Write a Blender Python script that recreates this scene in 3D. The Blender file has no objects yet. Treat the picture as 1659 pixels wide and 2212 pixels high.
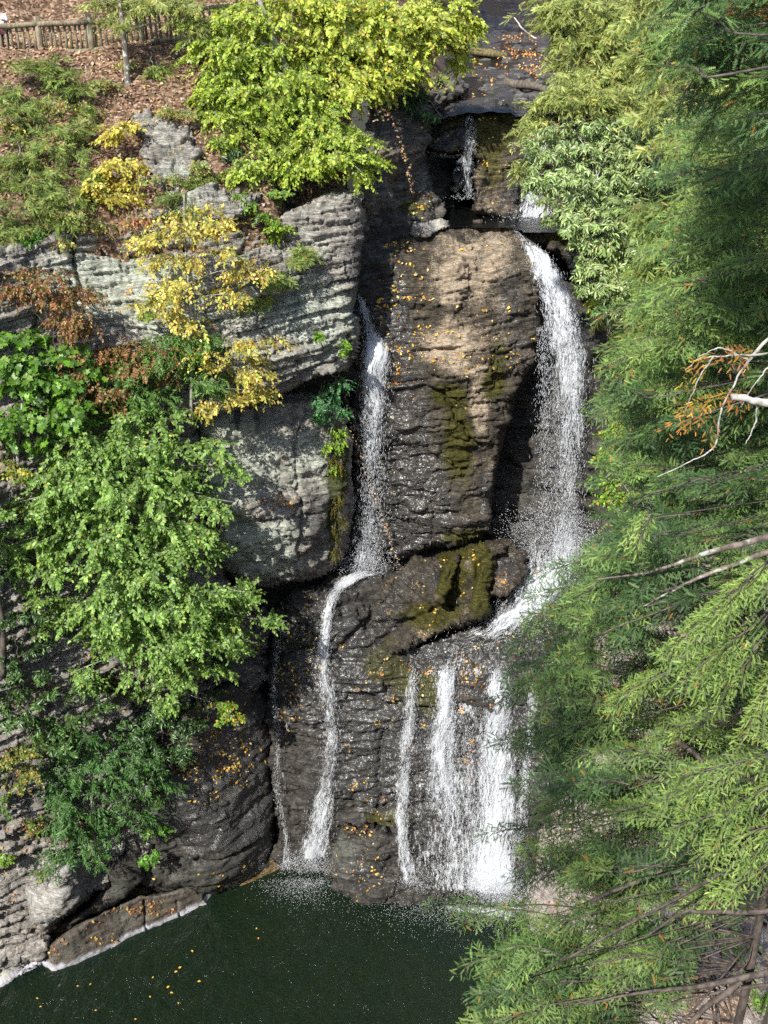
import bpy, math, random
import numpy as np
from mathutils import Vector
C = bpy.context.scene.collection
rng = np.random.default_rng(7)
random.seed(7)
PI = math.pi
# ------------------------------------------------------------------ view geometry (pixel grid 1659 x 2212 of the photo)
ZC = 34.0; F = 2372.0; CX = 829.5; CY = 1106.0; A30 = math.radians(30)
CAM = np.array([0.0, 0.0, ZC])
def dirs(px, py):
    px = np.asarray(px, float); py = np.asarray(py, float)
    u = CY - py
    return np.stack([px - CX, F*math.cos(A30) + u*math.sin(A30), -F*math.sin(A30) + u*math.cos(A30)], -1)
def P(px, py, Y):
    """world point of a photo point at a real distance Y down the gorge"""
    d = dirs(px, py); return CAM + d*(np.asarray(Y, float)/d[..., 1])[..., None]
def PZ(px, py, z):
    d = dirs(px, py); return CAM + d*((np.asarray(z, float)-ZC)/d[..., 2])[..., None]
def ppm(px, py, Y):
    d = dirs(px, py); return float(d[1]/Y)
# ------------------------------------------------------------------ noise
def _h(ix, iy, iz, s):
    h = (ix.astype(np.int64)*374761393 + iy.astype(np.int64)*668265263 + iz.astype(np.int64)*1442695041 + s*974634777) & 0xFFFFFFFF
    h = ((h ^ (h >> 13))*1274126177) & 0xFFFFFFFF
    h = ((h ^ (h >> 15))*2246822519) & 0xFFFFFFFF
    return ((h ^ (h >> 16)) & 0xFFFFFFFF)/4294967295.0
def vnoise(p, s=0):
    i = np.floor(p).astype(np.int64); f = p - i; f = f*f*f*(f*(f*6-15)+10)
    r = 0
    for dx in (0, 1):
        wx = f[..., 0] if dx else 1-f[..., 0]
        for dy in (0, 1):
            wy = f[..., 1] if dy else 1-f[..., 1]
            for dz in (0, 1):
                wz = f[..., 2] if dz else 1-f[..., 2]
                r = r + wx*wy*wz*_h(i[..., 0]+dx, i[..., 1]+dy, i[..., 2]+dz, s)
    return r*2-1
def fbm(p, sc, oc=4, s=0, g=0.5):
    a = 1; r = 0; q = np.asarray(p)*sc
    for k in range(oc):
        r = r + a*vnoise(q + 13.7*k, s+k); q = q*2.03; a *= g
    return r
def worley(p, s=0):
    i = np.floor(p).astype(np.int64); f1 = np.full(p.shape[:-1], 9.0); f2 = f1.copy(); cid = np.zeros(p.shape[:-1])
    for dx in (-1, 0, 1):
        for dy in (-1, 0, 1):
            for dz in (-1, 0, 1):
                a, b, c = i[..., 0]+dx, i[..., 1]+dy, i[..., 2]+dz
                q = np.stack([a+_h(a, b, c, s), b+_h(a, b, c, s+1), c+_h(a, b, c, s+2)], -1)
                d = np.sqrt(((q-p)**2).sum(-1)); m = d < f1
                f2 = np.where(m, f1, np.minimum(f2, d)); cid = np.where(m, _h(a, b, c, s+3), cid); f1 = np.where(m, d, f1)
    return f1, f2, cid
def strata(X, Z, W, per, dip=0.06, s=0):
    """thin flat beds of rock broken by vertical joints; each piece stands out or lies back a little: -1..1"""
    q = (Z - dip*X + 0.10*W)/per; k = np.floor(q); f = q-k; o = np.zeros_like(k)
    def piece(k):
        hk = _h(k.astype(np.int64), (k*0+3).astype(np.int64), (k*0+1).astype(np.int64), s); Lk = per*(3+6*hk); u = (X+41.*hk)/Lk + .25*W; kx = np.floor(u); fx = u-kx
        v = _h(k.astype(np.int64), kx.astype(np.int64), (k*0+7).astype(np.int64), s+1); return 2*v-1, np.minimum(fx, 1-fx)*Lk
    v0, e0 = piece(k); v1, e1 = piece(k+1)
    w = np.clip((f-0.90)/0.10, 0, 1)
    return v0*(1-w) + v1*w - .55*np.exp(-((f-.95)/.07)**2) - .45*np.exp(-(e0/.035)**2)
def terr(x, n, sharp=.10):
    q = x*n; k = np.floor(q); f = q-k; return (k+np.clip((f-1+sharp)/sharp, 0, 1)+.25*f)/n
def ss(a, b, x):
    t = np.clip((x-a)/(b-a), 0, 1); return t*t*(3-2*t)
# ------------------------------------------------------------------ mesh building
def mk(name, chunks, mat, parent=None, loc=(0, 0, 0), smooth=False, attrs=None, uv=None):
    """ONE mesh object from chunks (V, faces, colour or None); vertices are given in world space"""
    loc = np.asarray(loc, float)
    V = np.concatenate([c[0] for c in chunks]).astype(np.float32) - loc.astype(np.float32)
    me = bpy.data.meshes.new(name); me.vertices.add(len(V)); me.vertices.foreach_set('co', V.ravel())
    off = 0; idx = []; st = []; ls = 0
    for c in chunks:
        f = np.asarray(c[1], np.int64)
        if len(f):
            k = f.shape[1]; idx.append((f+off).ravel()); st.append(ls + np.arange(len(f))*k); ls += len(f)*k
        off += len(c[0])
    idx = np.concatenate(idx).astype(np.int32); st = np.concatenate(st).astype(np.int32)
    me.loops.add(len(idx)); me.loops.foreach_set('vertex_index', idx)
    me.polygons.add(len(st)); me.polygons.foreach_set('loop_start', st)
    if smooth: me.polygons.foreach_set('use_smooth', np.ones(len(st), bool))
    if chunks[0][2] is not None:
        col = np.concatenate([c[2] for c in chunks]); a = me.attributes.new('Col', 'FLOAT_COLOR', 'POINT')
        a.data.foreach_set('color', np.c_[col, np.ones(len(col))].astype(np.float32).ravel())
    for k, v in (attrs or {}).items():
        a = me.attributes.new(k, 'FLOAT', 'POINT'); a.data.foreach_set('value', v.astype(np.float32).ravel())
    if uv is not None:
        l = me.uv_layers.new(name='UVMap'); l.data.foreach_set('uv', uv[idx].astype(np.float32).ravel())
    me.update(calc_edges=True); me.validate()
    o = bpy.data.objects.new(name, me); C.objects.link(o); o.location = loc
    if mat: me.materials.append(mat)
    if parent is not None:
        o.parent = parent; o.location = loc - np.array(parent.location)
    return o
def tag(o, label=None, cat=None, group=None, kind=None):
    if label: o['label'] = label
    if cat: o['category'] = cat
    if group: o['group'] = group
    if kind: o['kind'] = kind
    return o
def thing(name, label, cat, loc, group=None):
    o = bpy.data.objects.new(name, None); C.objects.link(o); o.location = [float(v) for v in loc]; o.empty_display_size = .2
    return tag(o, label, cat, group)
def tube(pts, r0, r1=None, k=6, col=None, jit=0):
    p = np.asarray(pts, float); n = len(p); r1 = r0 if r1 is None else r1
    t = np.gradient(p, axis=0); t /= np.linalg.norm(t, axis=1)[:, None]+1e-9
    ref = np.array([0, 0, 1.0]) if abs(t[:, 2]).mean() < .8 else np.array([1.0, 0, 0])
    a = np.cross(t, ref); a /= np.linalg.norm(a, axis=1)[:, None]; b = np.cross(t, a)
    r = np.linspace(r0, r1, n) if np.isscalar(r0) else np.asarray(r0, float)
    if jit: r = r*(1+jit*np.random.default_rng(n).normal(size=n))
    th = np.arange(k)*2*PI/k
    V = (p[:, None] + r[:, None, None]*(np.cos(th)[None, :, None]*a[:, None] + np.sin(th)[None, :, None]*b[:, None])).reshape(-1, 3)
    i = np.arange(n-1)[:, None]*k; j = np.arange(k)[None]
    Fq = np.stack([i+j, i+(j+1) % k, i+k+(j+1) % k, i+k+j], -1).reshape(-1, 4)
    # end caps (fans around the two end points)
    V = np.r_[V, p[:1], p[-1:]]; c0 = n*k; jj = np.arange(k)
    cap = np.r_[np.stack([np.full(k, c0), (jj+1) % k, jj], -1), np.stack([np.full(k, c0+1), (n-1)*k+jj, (n-1)*k+(jj+1) % k], -1)]
    Fc = np.concatenate([np.stack([Fq[:, 0], Fq[:, 1], Fq[:, 2]], -1), np.stack([Fq[:, 0], Fq[:, 2], Fq[:, 3]], -1), cap])
    return (V, Fc, None if col is None else np.tile(np.asarray(col, float), (len(V), 1)))
def curve(pts, n=14, wob=0, s=1):
    """smooth polyline through control points"""
    p = np.asarray(pts, float); m = len(p)
    if m == 2: q = p[0] + (p[1]-p[0])*np.linspace(0, 1, n)[:, None]
    else:
        t = np.linspace(0, m-1, n); q = np.empty((n, p.shape[1])); pe = np.r_[2*p[:1]-p[1:2], p, 2*p[-1:]-p[-2:-1]]
        for j, tt in enumerate(t):
            i = min(int(tt), m-2); f = tt-i; a, b, c, d = pe[i:i+4]
            q[j] = .5*((2*b)+(c-a)*f+(2*a-5*b+4*c-d)*f*f+(3*b-a-3*c+d)*f**3)
    if wob:
        r = np.random.default_rng(s); w = np.cumsum(r.normal(size=q.shape), 0); w -= np.linspace(0, 1, n)[:, None]*w[-1]; q = q + wob*w/np.sqrt(n)
    return q
def box(x0, x1, y0, y1, z0, z1):
    V = np.array([[x, y, z] for x in (x0, x1) for y in (y0, y1) for z in (z0, z1)], float)
    Fq = np.array([[0, 1, 3, 2], [4, 6, 7, 5], [0, 4, 5, 1], [2, 3, 7, 6], [0, 2, 6, 4], [1, 5, 7, 3]]); return (V, Fq, None)
def inst(T, FT, R, O, S, col=None):
    """merge copies of template T (n,3) with rotations R (N,3,3), origins O, scales S (N,) or (N,3)"""
    S = np.asarray(S, float); S = S[:, None] if S.ndim == 1 else S
    TT = T[None]*S[:, None, :] if S.shape[1] == 3 else T[None]*S[:, :, None]
    V = np.einsum('nij,nkj->nki', R, TT) + O[:, None]
    N, k = V.shape[:2]; Fa = (FT[None] + (np.arange(N)*k)[:, None, None]).reshape(-1, FT.shape[1])
    c = None if col is None else np.repeat(col, k, 0)
    return (V.reshape(-1, 3), Fa, c)
def nrm(v): return v/(np.linalg.norm(v, axis=-1, keepdims=True)+1e-9)
def frame(d, n):
    d = nrm(d); s = nrm(np.cross(n, d)); n2 = np.cross(d, s); return np.stack([d, s, n2], -1)
# ------------------------------------------------------------------ shader nodes
def newmat(name):
    m = bpy.data.materials.new(name); m.use_nodes = True; m.node_tree.nodes.clear(); return m, m.node_tree
class NT:
    def __init__(s, nt): s.nt = nt
    def n(s, t, ins=None, **pr):
        x = s.nt.nodes.new(t)
        for k, v in pr.items(): setattr(x, k, v)
        for k, v in (ins or {}).items():
            if isinstance(v, bpy.types.NodeSocket): s.nt.links.new(v, x.inputs[k])
            else: x.inputs[k].default_value = v
        return x
    def noise(s, vec, scale, detail=6, rough=.55, dist=0): return s.n('ShaderNodeTexNoise', {'Vector': vec, 'Scale': scale, 'Detail': detail, 'Roughness': rough, 'Distortion': dist}).outputs['Fac']
    def map(s, vec, sc): return s.n('ShaderNodeMapping', {'Vector': vec, 'Scale': sc}).outputs[0]
    def rng(s, v, a, b, c=0., d=1.): return s.n('ShaderNodeMapRange', {'Value': v, 'From Min': a, 'From Max': b, 'To Min': c, 'To Max': d}, interpolation_type='SMOOTHSTEP').outputs[0]
    def m(s, op, a, b=0.): return s.n('ShaderNodeMath', {0: a, 1: b}, operation=op).outputs[0]
    def mix(s, f, a, b, bt='MIX'): return s.n('ShaderNodeMix', {0: f, 6: a, 7: b}, data_type='RGBA', blend_type=bt).outputs[2]
    def attr(s, k, o='Fac'): return s.n('ShaderNodeAttribute', attribute_name=k).outputs[o]
    def out(s, sh, vol=None):
        o = s.n('ShaderNodeOutputMaterial'); s.nt.links.new(sh, o.inputs[0])
        if vol: s.nt.links.new(vol, o.inputs[1])
def c4(c): return (c[0], c[1], c[2], 1.0)
def rock_mat(name, dark, mid, pale, crust=False, lichen=(.46, .50, .43), lich=.5, moss=(.035, .05, .010), rough=.85, wetrough=.42, bump=1.0, stain=.5, leafy=0.0, lam=1.0):
    m, nt = newmat(name); g = NT(nt); pos = g.n('ShaderNodeNewGeometry').outputs['Position']
    n1 = g.noise(pos, .9, 7); n2 = g.noise(pos, 4.5, 10, .65); n3 = g.noise(pos, 22, 8, .7)
    st = g.noise(g.map(pos, (.5, .5, 8.)), 1.6, 10, .70, .3); s2 = g.noise(g.map(pos, (1.2, 1.2, 16.)), 2.2, 6, .6, .2)
    vs = g.noise(g.map(pos, (2.2, 2.2, .16)), 1.4, 6, .6)
    col = g.mix(g.rng(n2, .36, .64), c4(dark), c4(mid))
    col = g.mix(g.m('MULTIPLY', g.rng(st, .48, .68), .75), col, c4(pale))
    pa = g.attr('pale')
    lf = g.m('MULTIPLY', g.rng(g.m('ADD', g.m('MULTIPLY', n1, .5), g.m('ADD', g.m('MULTIPLY', n3, .45), g.m('MULTIPLY', pa, .25))), .50, .62), lich)
    col = g.mix(lf, col, c4(lichen))
    col = g.mix(g.m('MULTIPLY', g.rng(vs, .52, .66), stain), col, c4([x*.55 for x in dark]))
    mo = g.rng(g.m('ADD', g.m('MULTIPLY', g.attr('moss'), 1.0), g.m('ADD', g.m('MULTIPLY', n2, .7), g.m('MULTIPLY', n1, .5))), .92, 1.25)
    mcol = g.mix(g.rng(n3, .35, .7), c4([x*.6 for x in moss]), c4([moss[0]*2.2, moss[1]*1.9, moss[2]*1.3]))
    col = g.mix(g.m('MULTIPLY', mo, .92), col, mcol)
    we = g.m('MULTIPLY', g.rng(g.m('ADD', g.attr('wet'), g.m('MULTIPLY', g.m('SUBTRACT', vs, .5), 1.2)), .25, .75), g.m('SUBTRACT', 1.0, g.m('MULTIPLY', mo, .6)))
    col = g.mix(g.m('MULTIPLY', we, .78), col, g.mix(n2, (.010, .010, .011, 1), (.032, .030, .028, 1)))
    if leafy:
        lv = g.n('ShaderNodeTexVoronoi', {'Vector': pos, 'Scale': 13.}); r = g.n('ShaderNodeValToRGB', {0: g.n('ShaderNodeSeparateColor', {0: lv.outputs['Color']}).outputs[0]})
        e = r.color_ramp.elements; e[0].color = (.055, .035, .023, 1); e[1].color = (.50, .37, .26, 1)
        for p_, c_ in ((.3, (.13, .08, .052, 1)), (.6, (.25, .145, .09, 1)), (.8, (.36, .235, .155, 1))): x = e.new(p_); x.color = c_
        col = g.mix(g.m('MULTIPLY', g.rng(g.m('ADD', g.attr('leafy'), g.m('MULTIPLY', g.m('SUBTRACT', n1, .5), 1.4)), .3, .7), leafy), col, r.outputs[0])
    if crust:
        zz = g.n('ShaderNodeSeparateXYZ', {0: pos}).outputs[2]; cf = g.rng(g.m('ADD', zz, g.m('MULTIPLY', g.m('SUBTRACT', n2, .5), .55)), .28, .12)
        col = g.mix(g.m('MULTIPLY', cf, .9), col, g.mix(n3, (.30, .30, .33, 1), (.58, .58, .64, 1)))
    ro = g.m('ADD', rough, g.m('MULTIPLY', we, wetrough-rough))
    ro = g.m('ADD', ro, g.m('MULTIPLY', g.m('SUBTRACT', n3, .5), .25))
    hgt = g.m('ADD', g.m('MULTIPLY', n2, .36), g.m('ADD', g.m('MULTIPLY', n3, .25), g.m('ADD', g.m('MULTIPLY', st, .7*lam), g.m('MULTIPLY', g.rng(s2, .40, .52), .28*lam))))
    bp = g.n('ShaderNodeBump', {'Height': hgt, 'Strength': .9*bump, 'Distance': .12})
    bp2 = g.n('ShaderNodeBump', {'Height': g.noise(g.map(pos, (1, 1, 2.4)), 3.2, 3, .5), 'Strength': .8, 'Distance': .12})
    b = g.n('ShaderNodeBsdfPrincipled', {'Base Color': col, 'Roughness': ro, 'Normal': bp.outputs[0], 'Specular IOR Level': g.m('ADD', .25, g.m('MULTIPLY', we, .55)), 'Coat Weight': g.m('MULTIPLY', we, .55), 'Coat Roughness': .24, 'Coat Normal': bp2.outputs[0]})
    g.out(b.outputs[0]); return m
def leaf_mat(name, trans=.45, rough=.5, spec=.35):
    m, nt = newmat(name); g = NT(nt); c = g.attr('Col', 'Color')
    b = g.n('ShaderNodeBsdfPrincipled', {'Base Color': c, 'Roughness': rough, 'Specular IOR Level': spec})
    t = g.n('ShaderNodeBsdfTranslucent', {'Color': g.mix(1.0, c, (1.35, 1.25, .75, 1), 'MULTIPLY')})
    g.out(g.n('ShaderNodeMixShader', {0: trans, 1: b.outputs[0], 2: t.outputs[0]}).outputs[0]); return m
def bark_mat(name, a, b, sc=9, lich=None):
    m, nt = newmat(name); g = NT(nt); pos = g.n('ShaderNodeNewGeometry').outputs['Position']
    n = g.noise(g.map(pos, (1, 1, .35)), sc, 9, .65); n2 = g.noise(pos, 5, 5)
    col = g.mix(g.rng(n, .38, .62), c4(a), c4(b))
    if lich: col = g.mix(g.m('MULTIPLY', g.rng(n2, .54, .60), .8), col, c4(lich))
    bp = g.n('ShaderNodeBump', {'Height': n, 'Strength': .6, 'Distance': .03})
    g.out(g.n('ShaderNodeBsdfPrincipled', {'Base Color': col, 'Roughness': .9, 'Normal': bp.outputs[0]}).outputs[0]); return m
def flat_mat(name, c, rough=.7, var=.25, sc=20):
    m, nt = newmat(name); g = NT(nt); pos = g.n('ShaderNodeNewGeometry').outputs['Position']; n = g.noise(pos, sc, 5)
    col = g.mix(n, c4([x*(1-var) for x in c]), c4([min(1, x*(1+var)) for x in c]))
    g.out(g.n('ShaderNodeBsdfPrincipled', {'Base Color': col, 'Roughness': rough}).outputs[0]); return m
# ------------------------------------------------------------------ rock relief bodies
LEAVES = []     # fallen leaves on the rocks: (point, normal, kind)
ROCKS = {}
def tps(pts):
    p = np.asarray(pts, float); x = p[:, :2]/1000.; n = len(p)
    def phi(r2): return .5*r2*np.log(r2+1e-12)
    K = phi(((x[:, None]-x[None])**2).sum(-1)) + np.eye(n)*2e-4
    A = np.zeros((n+3, n+3)); A[:n, :n] = K; A[:n, n] = 1; A[:n, n+1:] = x; A[n, :n] = 1; A[n+1:, :n] = x.T
    w = np.linalg.solve(A, np.r_[p[:, 2], 0, 0, 0])
    def f(px, py):
        q = np.stack([px, py], -1)/1000.; sh = q.shape[:-1]; q = q.reshape(-1, 2); r = w[n] + q@w[n+1:]
        for i in range(n): r = r + w[i]*phi(((q-x[i])**2).sum(-1))
        return r.reshape(sh)
    return f
def polydist(px, py, poly, closed=True):
    p = np.asarray(poly, float); d = np.full(px.shape, 1e9); ins = np.zeros(px.shape, bool)
    n = len(p)
    for i in range(n if closed else n-1):
        a, b = p[i], p[(i+1) % n]; e = b-a; L = (e**2).sum()+1e-9
        t = np.clip(((px-a[0])*e[0]+(py-a[1])*e[1])/L, 0, 1)
        d = np.minimum(d, (px-a[0]-t*e[0])**2+(py-a[1]-t*e[1])**2)
        if closed and a[1] != b[1]:
            c = ((a[1] > py) != (b[1] > py)) & (px < (b[0]-a[0])*(py-a[1])/(b[1]-a[1])+a[0]); ins ^= c
    d = np.sqrt(d); return np.where(ins, d, -d) if closed else d
def blob(px, py, L):
    r = np.zeros(px.shape)
    for (x, y, a, b, v) in L: r = r + v*np.exp(-(((px-x)/a)**2+((py-y)/b)**2))
    return r
def rock(name, poly, depth, mat, roll=(40, .9), step=2.6, st=(.12, .34, .05, .10, .06), blk=(.9, .10), rough=.10, lam=.05, plate=.22, bn=9, grooves=(), pale=(), moss=(), wet=(), leafy=(), leaves=(), back=2.5, seed=1, label=None, cat=None, base=None, flat=()):
    pl = np.asarray(poly, float); x0, y0 = pl.min(0)-12; x1, y1 = pl.max(0)+12
    gx = np.arange(x0, x1, step); gy = np.arange(y0, y1, step); px, py = np.meshgrid(gx, gy)
    f = depth if callable(depth) else tps(depth)
    Y = f(px, py); Pw = P(px, py, Y)
    d = polydist(px, py, poly)
    d = d + bn*fbm(Pw, .9, 4, seed+50) + .35*bn*fbm(Pw, 4, 3, seed+60)
    R, Rm = roll; t = np.clip(d/R, 0, 1)
    off = Rm*(1-np.sqrt(np.clip(1-(1-t)**2, 0, 1))) + back*np.clip(-d/5., 0, 1)
    for (x, y, a, b, v) in flat: off = off + v*np.exp(-(((px-x)/a)**2+((py-y)/b)**2))
    B = P(px, py, Y+off)
    gu = np.gradient(B, axis=1); gv = np.gradient(B, axis=0); N = nrm(np.cross(gv, gu))
    V2 = CAM-B; N = np.where(((N*V2).sum(-1) < 0)[..., None], -N, N)
    h = np.zeros(px.shape); X, Yy, Z = B[..., 0], B[..., 1], B[..., 2]
    w = fbm(B, .35, 3, seed)
    a1, p1, a2, p2, dip = st
    if a1: h += a1*strata(X, Z, w, p1, dip, seed) * (0.55+.45*ss(-.4, .4, fbm(B, .5, 2, seed+5)))
    if a2: h += a2*strata(X+50, Z, w, p2, dip, seed+9)
    if blk[1]:
        q = B*np.array([1, 1, 1.3])*blk[0] + .25*np.stack([fbm(B, 1.2, 3, seed+20), fbm(B, 1.2, 3, seed+21), fbm(B, 1.2, 3, seed+22)], -1)
        f1, f2, cid = worley(q, seed); h += .45*blk[1]*((cid-.5)*2 - .8*np.exp(-((f2-f1)/.022)**2))
    an = B*np.array([.42, .42, 4.6])+np.array([0, 0, 1])*(dip*-4.6*X)[..., None]; h += lam*terr(fbm(an, 1, 4, seed+33, .6), 5, .07)
    h += plate*terr(fbm(B*np.array([1, 1, 1.9]), .9, 5, seed+34, .55), 5, .06)
    h += rough*fbm(B, .8, 6, seed+30, .52) + .35*rough*fbm(B, 5, 4, seed+31)
    for (pts, wd, dep) in grooves:
        gd = polydist(px + 5*fbm(B, 2, 3, seed+40), py + 5*fbm(B, 2, 3, seed+41), pts, False); h -= dep*np.exp(-(gd/wd)**2)
    B = B + N*(h*np.clip((d+6)/12, .15, 1))[..., None]
    if base is not None: B = base(B, px, py)
    keep = d > -5
    q = keep[:-1, :-1] & keep[1:, :-1] & keep[:-1, 1:] & keep[1:, 1:]
    H, W = px.shape; ii = (np.arange(H-1)[:, None]*W+np.arange(W-1)[None])[q]
    Fq = np.stack([ii, ii+W, ii+W+1, ii+1], -1)
    used = np.unique(Fq); rm = np.full(H*W, -1); rm[used] = np.arange(len(used))
    fl = lambda A: A.reshape(-1)[used]
    at = dict(pale=fl(blob(px, py, pale)), moss=fl(blob(px, py, moss)), wet=fl(blob(px, py, wet)), leafy=fl(blob(px, py, leafy)))
    o = mk(name, [(B.reshape(-1, 3)[used], rm[Fq], None)], mat, attrs=at, smooth=True)
    if label: tag(o, label, cat)
    else: tag(o, kind='structure')
    gu = np.gradient(B, axis=1); gv = np.gradient(B, axis=0); N = nrm(np.cross(gv, gu)); N = np.where(((N*(CAM-B)).sum(-1) < 0)[..., None], -N, N)
    r = np.random.default_rng(seed+77)
    for (x, y, a, b, n, kind) in leaves:
        m_ = max(2, n//7); g_ = r.integers(0, m_, n); lo = r.random(n) < .35; qx = np.where(lo, r.normal(x, a, n), r.normal(x, a, m_)[g_]+r.normal(0, 6, n)); qy = np.where(lo, r.normal(y, b, n), r.normal(y, b, m_)[g_]+r.normal(0, 4, n)); i = np.clip(((qy-y0)/step).astype(int), 0, H-1); j = np.clip(((qx-x0)/step).astype(int), 0, W-1)
        ok = (d[i, j] > 4) & (N[i, j, 2] > .02)
        LEAVES.append((B[i, j][ok], N[i, j][ok], kind))
    ROCKS[name] = (B, N, d, x0, y0, step)
    return o
M_dry = rock_mat('layered_grey_shale', (.16, .148, .13), (.37, .345, .305), (.54, .51, .46), lichen=(.46, .50, .42), lich=.75, stain=.45)
M_wet = rock_mat('wet_black_shale', (.022, .021, .020), (.060, .055, .048), (.115, .105, .09), lich=.12, rough=.6, wetrough=.40, stain=.5, moss=(.045, .050, .008), lam=.6)
M_col = rock_mat('brown_mossy_shale', (.030, .026, .021), (.085, .072, .054), (.15, .125, .09), lichen=(.42, .34, .25), lich=.85, rough=.7, wetrough=.40, stain=.45, moss=(.045, .048, .008))
M_bank = rock_mat('dark_bank_rock', (.07, .065, .055), (.17, .155, .135), (.26, .24, .21), lich=.35, rough=.9, stain=.4, moss=(.05, .06, .012), leafy=.85)
M_pink = rock_mat('pale_pinkish_scree', (.26, .22, .20), (.42, .37, .34), (.55, .50, .48), lich=.3, rough=.9, stain=.15, moss=(.08, .12, .015), leafy=.8)
M_pale = rock_mat('pale_lichened_rock', (.17, .155, .14), (.33, .31, .28), (.46, .44, .42), lichen=(.55, .55, .50), lich=.85, rough=.9, stain=.3, leafy=.9)
M_litter = rock_mat('leaf_litter_slope', (.07, .05, .035), (.16, .115, .08), (.22, .17, .13), lich=.0, rough=.95, stain=.1, moss=(.05, .07, .015), leafy=.9)

M_ledge = rock_mat('brown_ledge_rock', (.045, .04, .034), (.115, .10, .082), (.19, .165, .135), crust=True, lich=.25, lam=.2, stain=.2, moss=(.09, .065, .02))
# backing of the whole gorge: what shows in the gaps between the bodies that stand in front of it
rock('gorge_wall', [(-650, 560), (-200, 490), (780, 430), (900, 330), (1300, 330), (1760, 380), (1760, 2300), (-650, 2300)],
     [(-650, 600, 28.5), (-650, 1400, 25.5), (-650, 2200, 22), (-200, 480, 33), (0, 520, 33.6), (400, 470, 35), (780, 460, 36.5), (900, 500, 38.2), (1050, 470, 42.5), (1280, 480, 42), (1150, 850, 37.6), (1150, 600, 39.4), (1500, 500, 37), (1760, 500, 34), (0, 850, 32), (500, 900, 34.2), (600, 1290, 33.9),
      (800, 1000, 36.3), (1120, 1140, 36.8), (1300, 1000, 36.0), (1300, 1250, 35.6), (760, 1350, 34.2), (0, 1400, 30), (0, 2120, 27), (400, 1880, 30), (590, 1890, 31.5), (700, 1500, 33.6), (950, 1900, 30.8), (1150, 1700, 31.8),
      (1130, 1980, 29.6), (1300, 2100, 27.5), (1500, 1200, 33), (1760, 1000, 30), (1760, 2200, 24), (300, 2300, 25), (1000, 2300, 25.5)],
     M_wet, roll=(20, .4), step=5, st=(.10, .5, .05, .2, .06), wet=[(1130, 1000, 160, 420, .35)], moss=[(1300, 640, 40, 120, .8)], seed=3)
# left cliff of thin layered shale
rock('left_cliff', [(-420, 640), (-200, 560), (-60, 552), (30, 530), (160, 490), (250, 500), (330, 440), (480, 400), (560, 455), (640, 455), (700, 415), (792, 408), (784, 520), (773, 640), (770, 770), (748, 802), (700, 812), (640, 838), (590, 855), (500, 882), (430, 872), (380, 890), (200, 862), (-60, 820), (-420, 800)],
     [(-420, 650, 27.0), (-420, 800, 26.6), (-60, 600, 30.2), (0, 780, 30.2), (200, 500, 32.6), (200, 800, 31), (400, 450, 33.3), (400, 650, 32), (400, 840, 31.5), (600, 500, 33.7), (600, 680, 32.6), (590, 840, 32.0), (780, 430, 34.5), (775, 600, 33.9), (700, 780, 32.9), (765, 740, 33.6)],
     M_dry, roll=(18, .45), st=(.20, .42, .10, .125, .07), blk=(.45, .14), rough=.05, lam=.07, plate=.10, bn=7,
     pale=[(250, 600, 160, 70, .8), (420, 660, 200, 60, .5), (690, 690, 120, 90, .7), (640, 540, 110, 60, .2), (430, 790, 120, 40, .6)], wet=[(770, 560, 22, 160, .8), (60, 560, 60, 40, .4), (500, 850, 200, 20, .3)],
     moss=[(760, 750, 14, 50, .8), (180, 500, 40, 20, .5)], leaves=[(400, 470, 120, 40, 120, 2), (250, 700, 120, 60, 60, 2)],
     grooves=[([(130, 540), (260, 545), (400, 530), (520, 545), (560, 500)], 5, .35), ([(165, 500), (160, 560), (175, 620)], 5, .35), ([(420, 505), (560, 480), (620, 520)], 5, .3), ([(240, 700), (380, 720), (480, 690), (640, 640), (770, 600)], 3.5, .2), ([(580, 845), (680, 800), (765, 770)], 5, .3)], seed=11)
# rock slabs that show through the leaf litter above the rim
rock('rock_outcrop', [(300, 280), (370, 235), (425, 300), (450, 395), (555, 430), (548, 470), (480, 490), (340, 460), (320, 400)],
     [(300, 280, 34.9), (430, 300, 34.8), (555, 440, 33.3), (480, 480, 32.7), (330, 450, 32.7), (400, 380, 33.8)], M_dry, roll=(30, .5), st=(.14, .25, .05, .09, .2), bn=26, back=1.0, leafy=[(380, 330, 60, 30, .7), (480, 460, 60, 20, .6), (320, 420, 40, 40, .5)], pale=[(420, 400, 80, 80, .5)], leaves=[(400, 370, 60, 60, 120, 3)], seed=15,
     label='grey layered rock slabs showing through the leaf litter above the cliff', cat='rock outcrop')
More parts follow.
